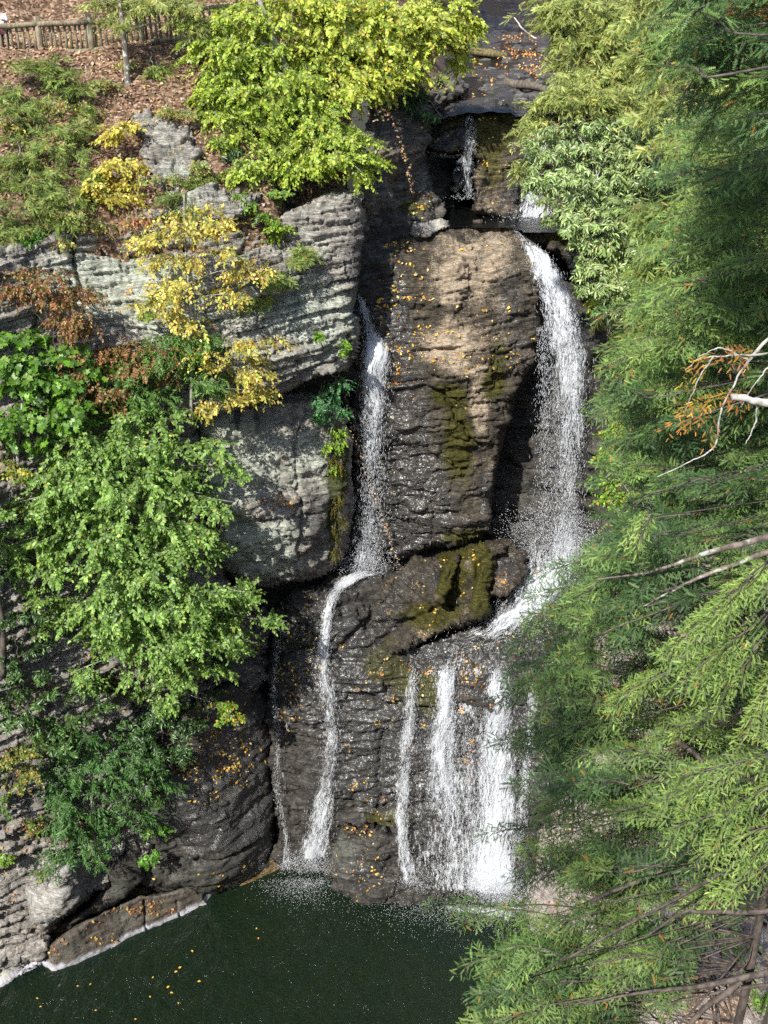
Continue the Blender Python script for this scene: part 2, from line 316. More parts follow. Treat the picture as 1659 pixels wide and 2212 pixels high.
# massive block below the overhang
rock('undercut_block', [(425, 872), (470, 862), (560, 852), (640, 838), (700, 850), (742, 900), (757, 960), (762, 1100), (752, 1180), (735, 1215), (690, 1245), (600, 1268), (520, 1275), (480, 1230), (455, 1150), (430, 1000)],
     [(430, 880, 32.6), (600, 860, 33.5), (740, 880, 34), (440, 1000, 31.9), (600, 960, 32.6), (600, 1080, 31.9), (740, 1000, 33.4), (745, 1150, 33.4), (690, 1230, 32.9), (560, 1260, 32.2), (520, 1200, 31.6), (640, 1160, 31.9)],
     M_dry, roll=(34, .8), st=(.05, .8, .03, .15, .1), blk=(.5, .07), rough=.12, bn=6,
     pale=[(470, 980, 60, 60, 1.4), (560, 1190, 80, 60, 1.0), (560, 980, 140, 90, .5), (650, 940, 80, 60, .1), (500, 1090, 40, 60, .6)], wet=[(690, 1120, 60, 110, .7), (510, 900, 10, 50, .8), (555, 900, 8, 60, .9), (600, 1080, 40, 40, .25), (620, 1255, 120, 20, .4)], moss=[(728, 1040, 22, 130, 1.2)], leaves=[(600, 1090, 60, 5, 50, 2)],
     grooves=[([(660, 890), (640, 1000), (660, 1100), (640, 1230)], 4, .15), ([(460, 1150), (560, 1130), (700, 1110)], 3, .12), ([(430, 905), (540, 880), (560, 860)], 4, .15)], seed=21)
# steep left side of the gorge below the cliff
rock('left_bank', [(-420, 720), (-80, 760), (200, 840), (430, 870), (440, 960), (450, 1130), (500, 1285), (585, 1325), (580, 1470), (420, 1560), (335, 1650), (330, 1800), (310, 1860), (235, 1900), (120, 1990), (95, 2070), (60, 2100), (0, 2118), (-80, 2150), (-420, 2290)],
     [(-420, 760, 26.2), (-420, 1400, 24.4), (-420, 2280, 22.3), (-80, 800, 29.6), (0, 850, 30), (420, 890, 32.6), (0, 1400, 27.8), (300, 1400, 30.2), (560, 1400, 32.6), (0, 1700, 27.0), (300, 1700, 29.2), (0, 1900, 26.6), (0, 2110, 25.8), (300, 1860, 28.3), (90, 2075, 26.1), (200, 1150, 30)],
     M_pale, roll=(14, .4), st=(.16, .5, .05, .12, .05), blk=(.6, .28), rough=.12, lam=.14, plate=.10, bn=10, step=2.8,
     leafy=[(100, 1000, 200, 200, .5), (60, 1500, 100, 60, .5), (200, 1600, 150, 80, .3), (60, 1800, 60, 40, .6), (180, 1780, 80, 40, .8), (60, 2000, 80, 40, .5), (200, 1870, 60, 20, .6)], wet=[(540, 1440, 130, 180, .8), (300, 1600, 120, 120, .35), (380, 1500, 120, 140, .4), (60, 1380, 90, 60, .35)], moss=[(350, 1450, 100, 60, .4), (230, 1480, 40, 20, .9)],
     leaves=[(200, 1500, 140, 200, 260, 2), (60, 1850, 70, 90, 220, 3), (520, 1500, 50, 60, 190, 1), (560, 1400, 20, 30, 60, 1), (200, 1780, 90, 30, 120, 3)], grooves=[([(0, 1640), (60, 1650), (120, 1630)], 5, .3), ([(0, 1990), (60, 1980), (110, 2000)], 4, .2)], seed=31)
# dark rounded rock at the foot of the left bank
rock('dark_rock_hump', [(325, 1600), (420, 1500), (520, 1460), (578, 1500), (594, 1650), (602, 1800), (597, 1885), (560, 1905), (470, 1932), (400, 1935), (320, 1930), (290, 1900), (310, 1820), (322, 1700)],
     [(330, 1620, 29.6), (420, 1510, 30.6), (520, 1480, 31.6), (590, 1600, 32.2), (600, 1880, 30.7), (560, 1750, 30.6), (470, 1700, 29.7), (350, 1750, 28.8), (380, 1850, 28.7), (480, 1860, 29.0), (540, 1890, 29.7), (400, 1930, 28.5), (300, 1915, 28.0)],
     M_wet, roll=(30, .7), st=(.05, .7, .02, .2, .03), blk=(.35, .14), rough=.07, lam=.05, plate=.07, bn=5, wet=[(500, 1620, 110, 150, .9), (560, 1800, 70, 120, .9), (420, 1760, 130, 110, .6)], pale=[(420, 1750, 90, 60, .7), (400, 1890, 110, 25, .7)], moss=[(540, 1850, 60, 60, .45)],  # last wet blob paints in the shade that falls on the hump
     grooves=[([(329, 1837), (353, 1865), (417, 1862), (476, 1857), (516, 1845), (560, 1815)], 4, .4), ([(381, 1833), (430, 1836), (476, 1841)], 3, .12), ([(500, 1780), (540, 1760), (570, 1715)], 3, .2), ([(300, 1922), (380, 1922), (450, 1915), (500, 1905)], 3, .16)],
     leaves=[(490, 1640, 55, 40, 320, 1), (400, 1660, 40, 20, 70, 1), (410, 1890, 70, 18, 40, 1), (440, 1560, 60, 30, 120, 1)], seed=41, label='dark rounded wet rock hump with painted shade at the pool edge, cracked across its face', cat='rock')
rock('boulder', [(50, 1905), (90, 1887), (160, 1862), (250, 1832), (258, 1869), (224, 1910), (182, 1950), (131, 1992), (102, 2008), (68, 1990), (58, 1950)],
     [(100, 1950, 26.0), (130, 1985, 26.0), (60, 1930, 26.4), (150, 1890, 26.3), (165, 1930, 26.4), (200, 1910, 27.3), (245, 1850, 28.1), (70, 1900, 26.6)], rock_mat('white_lichened_boulder', (.17, .16, .15), (.34, .33, .31), (.48, .47, .45), lichen=(.50, .49, .45), lich=.45, lam=.6, stain=.15, leafy=.9), lam=.02, plate=.12, roll=(16, .5), st=(.04, .6, .02, .15, 0), blk=(.8, .07), rough=.10, bn=4,
     pale=[(105, 1940, 50, 60, .4)], wet=[(215, 1880, 40, 60, .45)], leaves=[(100, 1960, 30, 30, 20, 3)], seed=45, label='pale lichen-covered boulder with a dark split side, above the shore ledge', cat='boulder')  # wet blob darkens the right face as painted shade
rock('boulder', [(235, 1850), (300, 1815), (335, 1850), (318, 1900), (275, 1940), (190, 1985), (150, 2010), (135, 1995), (190, 1950), (230, 1910)],
     [(240, 1855, 28.0), (320, 1850, 28.4), (270, 1920, 27.5), (200, 1970, 26.9), (150, 2000, 26.5), (260, 1870, 27.7)], M_wet, lam=.03, plate=.06, roll=(24, .6), st=(.03, .5, 0, .2, 0), blk=(.9, .06), bn=4, pale=[(240, 1930, 60, 40, .4)], leaves=[(230, 1950, 50, 12, 60, 3)], seed=47, label='dark sloping boulder wedged between the pale boulder and the rock hump', cat='boulder')
def ledge_base(B, px, py): return B
rock('shore_ledge', [(84, 2085), (100, 2048), (150, 2010), (230, 1962), (300, 1935), (380, 1925), (452, 1908), (466, 1935), (458, 1962), (397, 1990), (330, 2012), (258, 2047), (170, 2088), (112, 2106)],
     lambda px, py: (ZC-np.clip(.10+(polydist(px, py, [(84, 2085), (112, 2106), (170, 2088), (258, 2047), (330, 2012), (397, 1990), (458, 1962), (470, 1935)], False)-14)*.021, -.25, 1.5))/np.tan(np.radians(30)+np.arctan((py-1106)/2372)),
     M_ledge, roll=(8, .25), st=(.0, .6, .02, .2, 0), blk=(.55, .05), rough=.07, lam=0, plate=.05, bn=3, back=1.2, pale=[(120, 2096, 40, 12, .5)], moss=[(340, 1970, 40, 20, .5), (420, 1935, 30, 15, .4)],
     grooves=[([(310, 1950), (312, 1990), (318, 2015)], 2.5, .15), ([(385, 1950), (390, 1985)], 2.5, .12), ([(205, 1975), (300, 1985)], 2, .06)],
     leaves=[(200, 1990, 40, 16, 70, 3), (260, 1955, 60, 8, 110, 3), (330, 1968, 60, 8, 50, 3), (200, 2030, 60, 15, 40, 1), (110, 2040, 20, 20, 50, 3)], seed=51, label='low smooth brown rock ledge with a white waterline rim beside the pool', cat='rock ledge')
o = rock('shore_slab', [(-40, 2090), (20, 2075), (60, 2055), (92, 2060), (88, 2088), (40, 2112), (-5, 2136), (-40, 2150)], [(-40, 2140, 25.3), (90, 2065, 26.4), (40, 2090, 25.9), (0, 2080, 26.2)], rock_mat('pale_slab', (.17, .155, .14), (.33, .31, .28), (.46, .44, .42), crust=True, lich=.4, lam=.2), roll=(8, .25), st=(0, 1, .02, .2, 0), blk=(.9, .05), bn=3, pale=[(20, 2110, 60, 20, 1.)], leaves=[(30, 2080, 30, 15, 30, 3)], seed=53, label='pale flat slab at the water edge left of the shore ledge', cat='rock slab')
# central buttress between the two tall falls
rock('central_buttress', [(770, 560), (790, 530), (860, 502), (960, 484), (1030, 480), (1110, 490), (1152, 528), (1168, 600), (1167, 700), (1165, 780), (1142, 800), (1117, 840), (1092, 930), (1077, 1000), (1067, 1060), (1057, 1110), (1060, 1150), (1010, 1172), (940, 1187), (870, 1203), (800, 1218), (755, 1220), (755, 900)],
     [(775, 560, 36.4), (1000, 484, 38.45), (1090, 490, 38.3), (1000, 520, 37.0), (870, 503, 37.6), (1150, 530, 37.3), (850, 640, 36.1), (1000, 640, 35.9), (1150, 650, 36.5), (1000, 740, 35.3), (1150, 760, 35.9), (850, 760, 35.6), (790, 850, 35.5), (1000, 850, 34.8), (1090, 900, 35.0), (900, 1000, 34.7), (1060, 1000, 34.8), (780, 1100, 35.2), (900, 1190, 34.7), (1050, 1150, 34.5), (980, 1080, 34.3), (850, 900, 34.9)],
     M_col, roll=(9, .9), st=(.10, .46, .055, .12, .12), blk=(.45, .26), rough=.05, lam=.04, plate=.16, bn=4, back=1.2,
     pale=[(1000, 580, 70, 70, .9), (1060, 550, 40, 50, .7), (980, 740, 60, 50, 1.0), (1035, 870, 15, 45, 1.6), (1010, 800, 50, 15, .9)],
     moss=[(990, 960, 45, 110, .9), (960, 850, 40, 25, .9), (1065, 830, 30, 40, .8), (1080, 760, 50, 50, .5), (1010, 1160, 70, 20, .9), (800, 1000, 30, 140, .5), (880, 560, 60, 40, .35), (1090, 960, 30, 120, .3)],
     wet=[(830, 700, 60, 180, .95), (870, 1000, 80, 200, .9), (1110, 640, 40, 110, .6), (930, 1110, 90, 90, .6), (820, 1150, 60, 90, .8), (1100, 780, 50, 60, .5), (1060, 1080, 30, 80, .5)],
     grooves=[([(832, 853), (870, 843), (909, 835), (955, 849), (986, 905), (1022, 951), (1046, 972)], 4, .30), ([(941, 912), (983, 905)], 4, .22), ([(965, 944), (1022, 951)], 3, .15), ([(934, 1025), (1011, 1018)], 3.5, .18), ([(1039, 881), (1106, 867)], 2.5, .12), ([(969, 652), (1029, 645)], 3, .16), ([(1067, 680), (1145, 684)], 3, .14), ([(1010, 770), (1060, 760), (1090, 770)], 4, .2), ([(1058, 800), (1070, 760), (1120, 740)], 3, .12), ([(930, 1180), (935, 1100), (900, 1060)], 3, .15), ([(1000, 600), (1080, 610), (1120, 640)], 3, .12), ([(920, 745), (1000, 762), (1060, 750)], 3, .14)],
     leaves=[(840, 545, 45, 12, 110, 1), (860, 600, 40, 30, 110, 1), (860, 720, 45, 60, 170, 1), (830, 830, 30, 25, 90, 2), (890, 760, 60, 20, 90, 1), (1080, 720, 40, 30, 45, 1), (1040, 780, 50, 15, 35, 1), (1000, 530, 60, 10, 30, 1), (830, 640, 25, 40, 50, 1), (900, 1000, 80, 90, 20, 1)], seed=61)
# mossy slabs at the foot of the buttress
rock('mossy_slab', [(787, 1428), (800, 1345), (828, 1253), (886, 1212), (985, 1186), (1104, 1170), (1140, 1223), (1136, 1267), (1037, 1292), (1020, 1346), (965, 1364), (902, 1388), (850, 1412)],
     [(790, 1424, 31.9), (850, 1410, 31.9), (1010, 1346, 32.2), (1120, 1265, 33.0), (1000, 1190, 34.3), (1100, 1175, 34.4), (886, 1215, 34.0), (828, 1256, 33.4), (900, 1320, 32.5), (1000, 1290, 32.8), (1060, 1230, 33.5), (940, 1250, 33.3)],
     M_col, roll=(7, .3), st=(.16, .45, .05, .12, -.5), blk=(.7, .25), rough=.10, plate=.3, bn=7, back=1.2, moss=[(980, 1240, 40, 60, .8), (1040, 1230, 16, 70, 1.0), (920, 1330, 90, 40, .8), (1000, 1195, 60, 15, .7), (840, 1390, 30, 20, .5)], wet=[(880, 1250, 60, 40, .6), (960, 1250, 40, 30, .4), (1090, 1230, 40, 40, .8), (840, 1340, 50, 60, .8)], pale=[(995, 1220, 20, 10, .8)],
     grooves=[([(1037, 1290), (1035, 1230), (1060, 1190)], 5, .3), ([(955, 1270), (965, 1230), (985, 1200)], 5, .28), ([(800, 1400), (880, 1340), (950, 1310), (1020, 1300)], 4, .25), ([(830, 1310), (900, 1300), (960, 1270)], 3, .15)],
     leaves=[(940, 1210, 60, 8, 80, 1), (1000, 1265, 60, 12, 50, 1), (900, 1300, 60, 40, 60, 1), (1060, 1270, 25, 20, 40, 2)], seed=65, label='broken mossy slab stack leaning at the foot of the central buttress', cat='rock slab')
rock('mossy_blade', [(936, 1292), (956, 1240), (974, 1206), (992, 1198), (988, 1235), (973, 1275), (956, 1302)], [(940, 1290, 32.2), (985, 1202, 33.6), (960, 1250, 32.6), (985, 1240, 32.9)], M_col, roll=(7, .35), st=(.08, .4, .03, .1, -.5), blk=(.8, .2), bn=4, back=.9, moss=[(965, 1250, 30, 60, 1.1)], seed=66, label='slim upright mossy rock rib, left of two on the broken slab stack', cat='rock')
rock('mossy_blade', [(1014, 1338), (1026, 1265), (1046, 1202), (1085, 1170), (1110, 1176), (1072, 1216), (1056, 1272), (1046, 1330)], [(1025, 1330, 31.9), (1100, 1175, 34.0), (1040, 1250, 32.7), (1060, 1210, 33.2)], M_col, roll=(8, .4), st=(.08, .4, .03, .1, -.5), blk=(.8, .2), bn=4, back=.9, moss=[(1040, 1260, 40, 90, 1.1)], seed=67, label='long dark mossy rock rib, right of two on the broken slab stack', cat='rock')
rock('lower_face', [(572, 1325), (640, 1275), (700, 1250), (770, 1222), (840, 1222), (870, 1290), (900, 1390), (1000, 1350), (1060, 1320), (1120, 1260), (1250, 1215), (1345, 1215), (1345, 1990), (1130, 1982), (1000, 1968), (850, 1960), (720, 1905), (600, 1900), (575, 1700)],
     [(770, 1228, 34.4), (840, 1230, 34.4), (650, 1290, 33.1), (580, 1330, 33.4), (710, 1310, 32.6), (690, 1450, 31.9), (680, 1600, 31.3), (680, 1750, 30.9), (670, 1885, 30.4), (590, 1890, 30.5), (580, 1600, 32.0), (1000, 1385, 32.6), (1100, 1335, 33.1), (1200, 1230, 34.5), (1320, 1230, 34.5), (880, 1400, 32.3), (1000, 1435, 31.8), (1130, 1430, 31.9), (850, 1460, 31.7), (1000, 1600, 31.0), (1060, 1800, 29.9), (1080, 1955, 28.9), (950, 1935, 29.3), (850, 1600, 31.1), (850, 1740, 30.6), (820, 1760, 30.8), (1320, 1500, 31.6), (1320, 1950, 28.8), (800, 1940, 29.6), (1160, 1340, 33)],
     M_wet, roll=(12, .5), st=(.12, .55, .05, .14, .05), blk=(.5, .30), rough=.05, lam=.04, plate=.20, bn=4, back=1.6,
     wet=[(700, 1400, 150, 160, .8), (800, 1620, 140, 150, .75), (1000, 1400, 140, 50, .9), (1000, 1700, 160, 180, .8), (1200, 1500, 100, 300, .5)], moss=[(820, 1430, 50, 40, .9), (870, 1470, 40, 40, .6), (900, 1530, 60, 40, .5), (840, 1770, 60, 25, .9), (930, 1480, 20, 50, .7)], pale=[(800, 1580, 70, 70, .7), (1000, 1550, 30, 40, .4), (1290, 1700, 60, 100, .9)],
     grooves=[([(712, 1318), (760, 1296), (812, 1290)], 5, .3), ([(735, 1400), (775, 1350), (815, 1325)], 5, .3), ([(830, 1240), (838, 1290), (815, 1340)], 4, .25), ([(590, 1420), (640, 1400), (680, 1410)], 4, .2), ([(715, 1728), (760, 1735), (800, 1748), (858, 1745)], 6, .45), ([(778, 1500), (820, 1522), (866, 1522), (940, 1530)], 4, .3), ([(822, 1596), (818, 1680), (815, 1745)], 3.5, .22), ([(690, 1500), (640, 1560), (610, 1640)], 3, .15), ([(760, 1580), (800, 1560), (850, 1570)], 3, .15), ([(1130, 1760), (1200, 1770), (1300, 1760)], 5, .3), ([(1150, 1860), (1250, 1850)], 5, .3)],
     leaves=[(640, 1400, 40, 60, 200, 1), (620, 1480, 35, 60, 80, 1), (800, 1600, 60, 70, 70, 1), (760, 1730, 60, 8, 40, 2), (900, 1450, 30, 20, 40, 2), (1015, 1455, 14, 30, 70, 2), (1020, 1530, 20, 14, 40, 2), (1015, 1640, 10, 30, 60, 2), (840, 1510, 40, 10, 30, 1), (1060, 1380, 60, 20, 30, 1), (1230, 1600, 60, 100, 140, 2), (760, 1470, 50, 40, 40, 1)], seed=71)
rock('boulder', [(698, 1835), (732, 1775), (795, 1780), (862, 1825), (935, 1878), (1005, 1945), (960, 1972), (800, 1975), (742, 1940), (700, 1890)],
     [(740, 1790, 30.1), (800, 1800, 30.0), (860, 1850, 29.8), (780, 1880, 29.35), (860, 1945, 28.9), (800, 1965, 28.6), (720, 1890, 29.9), (980, 1950, 28.95), (930, 1890, 29.3)], M_wet, roll=(14, .4), st=(.08, .6, 0, .2, 0), blk=(.5, .3), bn=9, wet=[(780, 1880, 80, 70, .5)], pale=[(720, 1840, 40, 40, .8)], moss=[(760, 1800, 40, 20, .3), (810, 1860, 60, 50, .3)],
     leaves=[(770, 1790, 35, 14, 60, 2), (790, 1850, 25, 45, 75, 1), (740, 1870, 30, 40, 20, 1)], seed=75, label='wet brown boulder dotted with yellow leaves between the lower falls at the pool', cat='boulder')
# upper tier: shelf of the small falls, mossy nose, dark left bank
rock('upper_shelf', [(905, 300), (925, 245), (960, 232), (1060, 222), (1160, 230), (1300, 250), (1320, 500), (1120, 500), (1105, 470), (1030, 455), (1028, 400), (1040, 330), (930, 325)],
     [(910, 300, 41.0), (960, 236, 42.3), (1100, 228, 42.5), (1300, 255, 42.6), (940, 320, 40.3), (1030, 325, 40.5), (1080, 300, 40.6), (1060, 380, 40.2), (1090, 470, 39.5), (1200, 320, 40.9), (1180, 480, 40.3), (1300, 480, 40.5)],
     M_col, roll=(10, .5), st=(.10, .4, .04, .12, .05), rough=.14, bn=5, back=1.4, moss=[(1080, 270, 90, 50, .8), (960, 250, 50, 20, .5), (1060, 370, 40, 70, .6)], wet=[(1080, 236, 140, 22, 1.0), (1000, 270, 40, 50, .7), (1110, 430, 40, 60, .6), (940, 300, 40, 30, .7)], pale=[(1060, 370, 20, 60, .3)],  # first wet blob: damp shelf top, darkened further as painted beech shade
     leaves=[(1000, 245, 60, 10, 50, 1), (1070, 280, 60, 30, 60, 1), (980, 270, 30, 20, 30, 1), (1060, 380, 30, 50, 24, 1)], seed=81)
rock('rock_nose', [(985, 345), (1000, 335), (1022, 345), (1026, 400), (1020, 418), (975, 415), (978, 375)], [(985, 345, 40.8), (1020, 350, 40.8), (1000, 410, 40.4)], M_wet, roll=(14, .5), bn=3, wet=[(1000, 380, 60, 60, 1)], seed=83, label='small dark wet rock nose behind the thin upper trickle', cat='rock')
rock('creek_bank', [(775, 420), (790, 330), (800, 200), (880, 165), (990, 160), (1010, 190), (985, 215), (950, 245), (925, 290), (920, 340), (935, 410), (962, 440), (960, 465), (920, 490), (850, 500), (800, 520), (770, 545)],
     [(780, 420, 35.3), (800, 220, 38.5), (880, 180, 40.5), (1000, 180, 44.5), (940, 250, 40.8), (920, 340, 39.6), (935, 410, 39.2), (955, 450, 39.1), (860, 480, 37.8), (780, 530, 36.3), (850, 350, 37.2)],
     M_bank, roll=(14, .6), st=(.12, .35, .05, .12, .05), bn=6, leafy=[(860, 330, 70, 100, .45), (940, 190, 60, 20, .3)], moss=[(900, 450, 50, 30, .6), (930, 270, 20, 50, .5), (960, 220, 40, 20, .3)], wet=[(830, 480, 60, 40, .5), (960, 210, 60, 14, .3)], leaves=[(880, 400, 40, 60, 60, 2), (930, 460, 20, 20, 30, 1), (960, 200, 30, 12, 20, 1)], seed=87)
rock('rock_slab', [(890, 487), (930, 476), (968, 478), (972, 492), (930, 506), (895, 503)], [(890, 495, 37.7), (970, 485, 38.1), (930, 500, 37.4)], M_pale, roll=(8, .25), st=(0, 1, 0, 1, 0), blk=(1, .04), bn=2, pale=[(940, 490, 40, 20, .5)], leaves=[(930, 490, 25, 6, 14, 1)], seed=89, label='small sunlit flat slab on the left rim of the upper pool', cat='rock slab')
rock('rock_slab', [(1130, 530), (1158, 488), (1220, 478), (1345, 480), (1350, 620), (1255, 610), (1225, 560), (1180, 530)], [(1140, 528, 37.8), (1240, 482, 38.85), (1330, 484, 38.85), (1240, 530, 38.0), (1330, 610, 36.9), (1240, 580, 37.3)], M_col, roll=(12, .5), bn=4, moss=[(1220, 515, 60, 20, .8)], wet=[(1250, 570, 60, 50, .8)], seed=93, label='dark mossy slab on the right of the lip of the tall fall', cat='rock slab')
# ------------------------------------------------------------------ ground, creek bed, right bank, water sheets
def creek_x(Y): return np.interp(Y, [36, 41, 48, 56, 64, 75, 100, 140], [4.2, 4.6, 5.2, 6.0, 7.0, 7.6, 6, 0])
def creek_w(Y): return np.interp(Y, [36, 41, 48, 60, 75, 140], [2.6, 2.5, 2.6, 3.2, 3.4, 3.4])
def ground_z(X, Y):
    X = np.asarray(X, float); Y = np.asarray(Y, float)
    rimY = 34.4 + .19*np.clip(X, -16, 0)
    left = 25.4 + np.clip(Y-rimY, -3, 4.8)*.8; path = np.clip(Y-rimY-4.8, 0, 4); left = left + path*.02 + .62*np.clip(Y-rimY-8.8, 0, 100)
    left = np.where(Y < rimY, 25.4-(rimY-Y)*9, left)
    right = 26.5 + .42*np.clip(X-8, 0, 100) + .25*np.clip(Y-48, 0, 100)
    cz = np.where(Y > 41.3, 26.55+.017*(Y-41.3), 22.3); cz = np.where(Y < 36.6, 8, cz)+.75*np.clip(Y-86, 0, 99)  # valley end raised out of view to put ground, not sky, in creek reflections
    e = np.abs(X-creek_x(Y))-creek_w(Y)
    bank = np.where(X < creek_x(Y), left, right)
    return np.minimum(bank, cz + np.clip(e, 0, 99)*np.where(Y > 41.3, 1.1, 3.5) + .02*np.clip(Y-41, 0, 99)*0)
gx = np.r_[np.arange(-90, -22, 1.5), np.arange(-22, 22, .16), np.arange(22, 91, 1.5)]; gy = np.r_[np.arange(31, 50, .15), np.arange(50, 75, .35), np.arange(75, 190, 1.5)]
GX, GY = np.meshgrid(gx, gy); GZ = ground_z(GX, GY); Bg = np.stack([GX, GY, GZ], -1)
GZ = GZ + np.where(GY > 41.5, .06, 0)*(np.abs(GX-creek_x(GY)) < creek_w(GY)) + .22*fbm(Bg, .6, 5, 5) + .05*fbm(Bg, 4, 3, 6); Bg[..., 2] = GZ
H, W = GX.shape; ii = (np.arange(H-1)[:, None]*W+np.arange(W-1)[None]).ravel(); Fq = np.stack([ii, ii+1, ii+W+1, ii+W], -1)
kg = (GY > np.where(GX < 1.2, 34.1+.19*np.clip(GX, -16, 0)+np.where(GX > -2.5, np.clip(GX+2.5, 0, 9)*1.9, 0), np.where(GX < 8.4, 41.2, 36.8))); km = (kg[:-1, :-1] & kg[1:, :-1] & kg[:-1, 1:] & kg[1:, 1:]).ravel(); Fq = Fq[km]
inC = np.abs(GX-creek_x(GY)) < creek_w(GY)+.4
lf = np.where(inC, .1, .75)
g_o = mk('ground', [(Bg.reshape(-1, 3), Fq, None)], M_litter, attrs=dict(pale=0*lf.ravel(), moss=np.where(inC, 0, .0).ravel(), wet=np.where(inC, .7, 0).ravel(), leafy=lf.ravel()), smooth=True); tag(g_o, kind='structure')
def shore_x(Y): return np.interp(Y, [0, 10, 20, 23.8, 28.7, 33, 36], [9.5, 8.4, 7.3, 6.4, 5.5, 6.3, 8.2])
def right_z(X, Y):
    sl = 1.0 + ss(25, 33, Y)*3.5; top = 27.5+.25*np.clip(X-12, 0, 40)
    return np.minimum(top, -1.2 + sl*np.clip(X-shore_x(Y)+.8, -1, 99))
gx = np.r_[np.arange(4.5, 20, .12), np.arange(20, 60, 1.)]; gy = np.r_[np.arange(2, 20, .5), np.arange(20, 37.5, .12)]
GX, GY = np.meshgrid(gx, gy); GZ = right_z(GX, GY); Br = np.stack([GX, GY, GZ], -1)
f1, f2, cid = worley(Br*np.array([.9, .9, 1.2]), 5)
N = np.array([-.6, -.35, .6]); h = .30*(cid-.5) - .2*np.exp(-((f2-f1)/.06)**2) + .25*fbm(Br, .7, 5, 8) + .12*strata(GX, GZ, fbm(Br, .4, 2, 3), .5, .05, 4)
Br = Br + N*h[..., None]; H, W = GX.shape; ii = (np.arange(H-1)[:, None]*W+np.arange(W-1)[None]).ravel(); Fq = np.stack([ii, ii+1, ii+W+1, ii+W], -1)
lfy = .25+.55*fbm(Br, .5, 3, 9); ms = .2*fbm(Br, .4, 3, 19)+.1
r_o = mk('right_bank', [(Br.reshape(-1, 3), Fq, None)], M_pink, attrs=dict(pale=0*lfy.ravel()+.1, moss=ms.ravel(), wet=0*lfy.ravel(), leafy=lfy.ravel()), smooth=True); tag(r_o, kind='structure')
# bed of the pool and the near bank under the camera
gx = np.arange(-40, 40.1, .8); gy = np.arange(-30, 34, .8); GX, GY = np.meshgrid(gx, gy)
dl = GX-np.interp(GY, [0, 15, 20, 25.8, 29.3, 30.4, 34], [-24, -20, -17, -14.6, -7, -3.5, -3.2]); zb = np.maximum(-.55-.33*np.clip(dl, 0, 9), -3.2); zb = np.where(dl < 0, np.minimum(-.25-.9*dl, 14), zb)
zb = np.maximum(zb, np.where(GY < 8, np.minimum(30.4, (8-GY)*3.2)-1.3*np.clip(-8.5-GX, 0, 16), -9)); zb = np.where(GY < -1.5, 30.4-1.3*np.clip(-8.5-GX, 0, 16), zb)
Bb = np.stack([GX, GY, zb+.2*fbm(np.stack([GX, GY, zb], -1), .5, 4, 2)], -1); H, W = GX.shape; ii = (np.arange(H-1)[:, None]*W+np.arange(W-1)[None]).ravel(); Fq = np.stack([ii, ii+1, ii+W+1, ii+W], -1)
z0 = np.zeros(H*W); b_o = mk('pool_bed', [(Bb.reshape(-1, 3), Fq, None)], rock_mat('brown_pool_bed', (.08, .055, .025), (.22, .155, .07), (.28, .20, .10), lich=0, stain=0), attrs=dict(pale=z0, moss=z0, wet=z0, leafy=z0), smooth=True); tag(b_o, kind='structure')
def water_mat(name, tint, dens, rip=(3.2, .10), deep=None, spec=.5):
    m, nt = newmat(name); g = NT(nt); pos = g.n('ShaderNodeNewGeometry').outputs['Position']
    n = g.noise(g.map(pos, (1., .55, 1)), rip[0], 5, .6, .6); n2 = g.noise(pos, rip[0]*4, 3, .5)
    bp = g.n('ShaderNodeBump', {'Height': g.m('ADD', n, g.m('MULTIPLY', n2, .3)), 'Strength': 1.0, 'Distance': rip[1]})
    fr = g.n('ShaderNodeFresnel', {'IOR': 1.33, 'Normal': bp.outputs[0]})
    body = g.n('ShaderNodeBsdfTransparent', {'Color': c4(tint)})
    b2 = g.n('ShaderNodeBsdfDiffuse', {'Color': c4(deep or (.004, .010, .007)), 'Normal': bp.outputs[0]})
    bm = g.n('ShaderNodeMixShader', {0: dens, 1: body.outputs[0], 2: b2.outputs[0]})
    gl = g.n('ShaderNodeBsdfGlossy', {'Color': (1, 1, 1, 1), 'Roughness': .09, 'Normal': bp.outputs[0]})
    g.out(g.n('ShaderNodeMixShader', {0: fr.outputs[0], 1: bm.outputs[0], 2: gl.outputs[0]}).outputs[0]); return m
def sheet(name, pts, mat, z, st=.5, kind='structure'):
    p = np.asarray(pts, float); x0, y0 = p.min(0); x1, y1 = p.max(0)
    X, Y = np.meshgrid(np.arange(x0, x1+st, st), np.arange(y0, y1+st, st)); d = polydist(X, Y, p); q = d > -st*.6
    H, W = X.shape; k = q[:-1, :-1] & q[1:, :-1] & q[:-1, 1:] & q[1:, 1:]; ii = (np.arange(H-1)[:, None]*W+np.arange(W-1)[None])[k]
    Z = z(X, Y) if callable(z) else np.full(X.shape, z)
    Fq = np.stack([ii, ii+1, ii+W+1, ii+W], -1); used = np.unique(Fq); rm = np.full(H*W, -1); rm[used] = np.arange(len(used))
    o = mk(name, [(np.stack([X, Y, Z], -1).reshape(-1, 3)[used], rm[Fq], None)], mat, smooth=True); return tag(o, kind=kind)
sheet('pool_water', [(-26, 5), (12, 5), (12, 33), (-26, 33)], water_mat('pool_water', (.34, .36, .17), .45, (2.2, .20), (.010, .026, .014)), 0.0)
sheet('upper_pool_water', [(-.9, 36.7), (.6, 37.7), (1.7, 38.3), (4.3, 38.3), (5.0, 37.6), (7.5, 37.6), (7.5, 42.3), (1.6, 42.3), (.8, 38.8)], water_mat('dark_upper_pool', (.12, .11, .07), .6, (6, .05), (.006, .007, .007)), 23.42, .3)
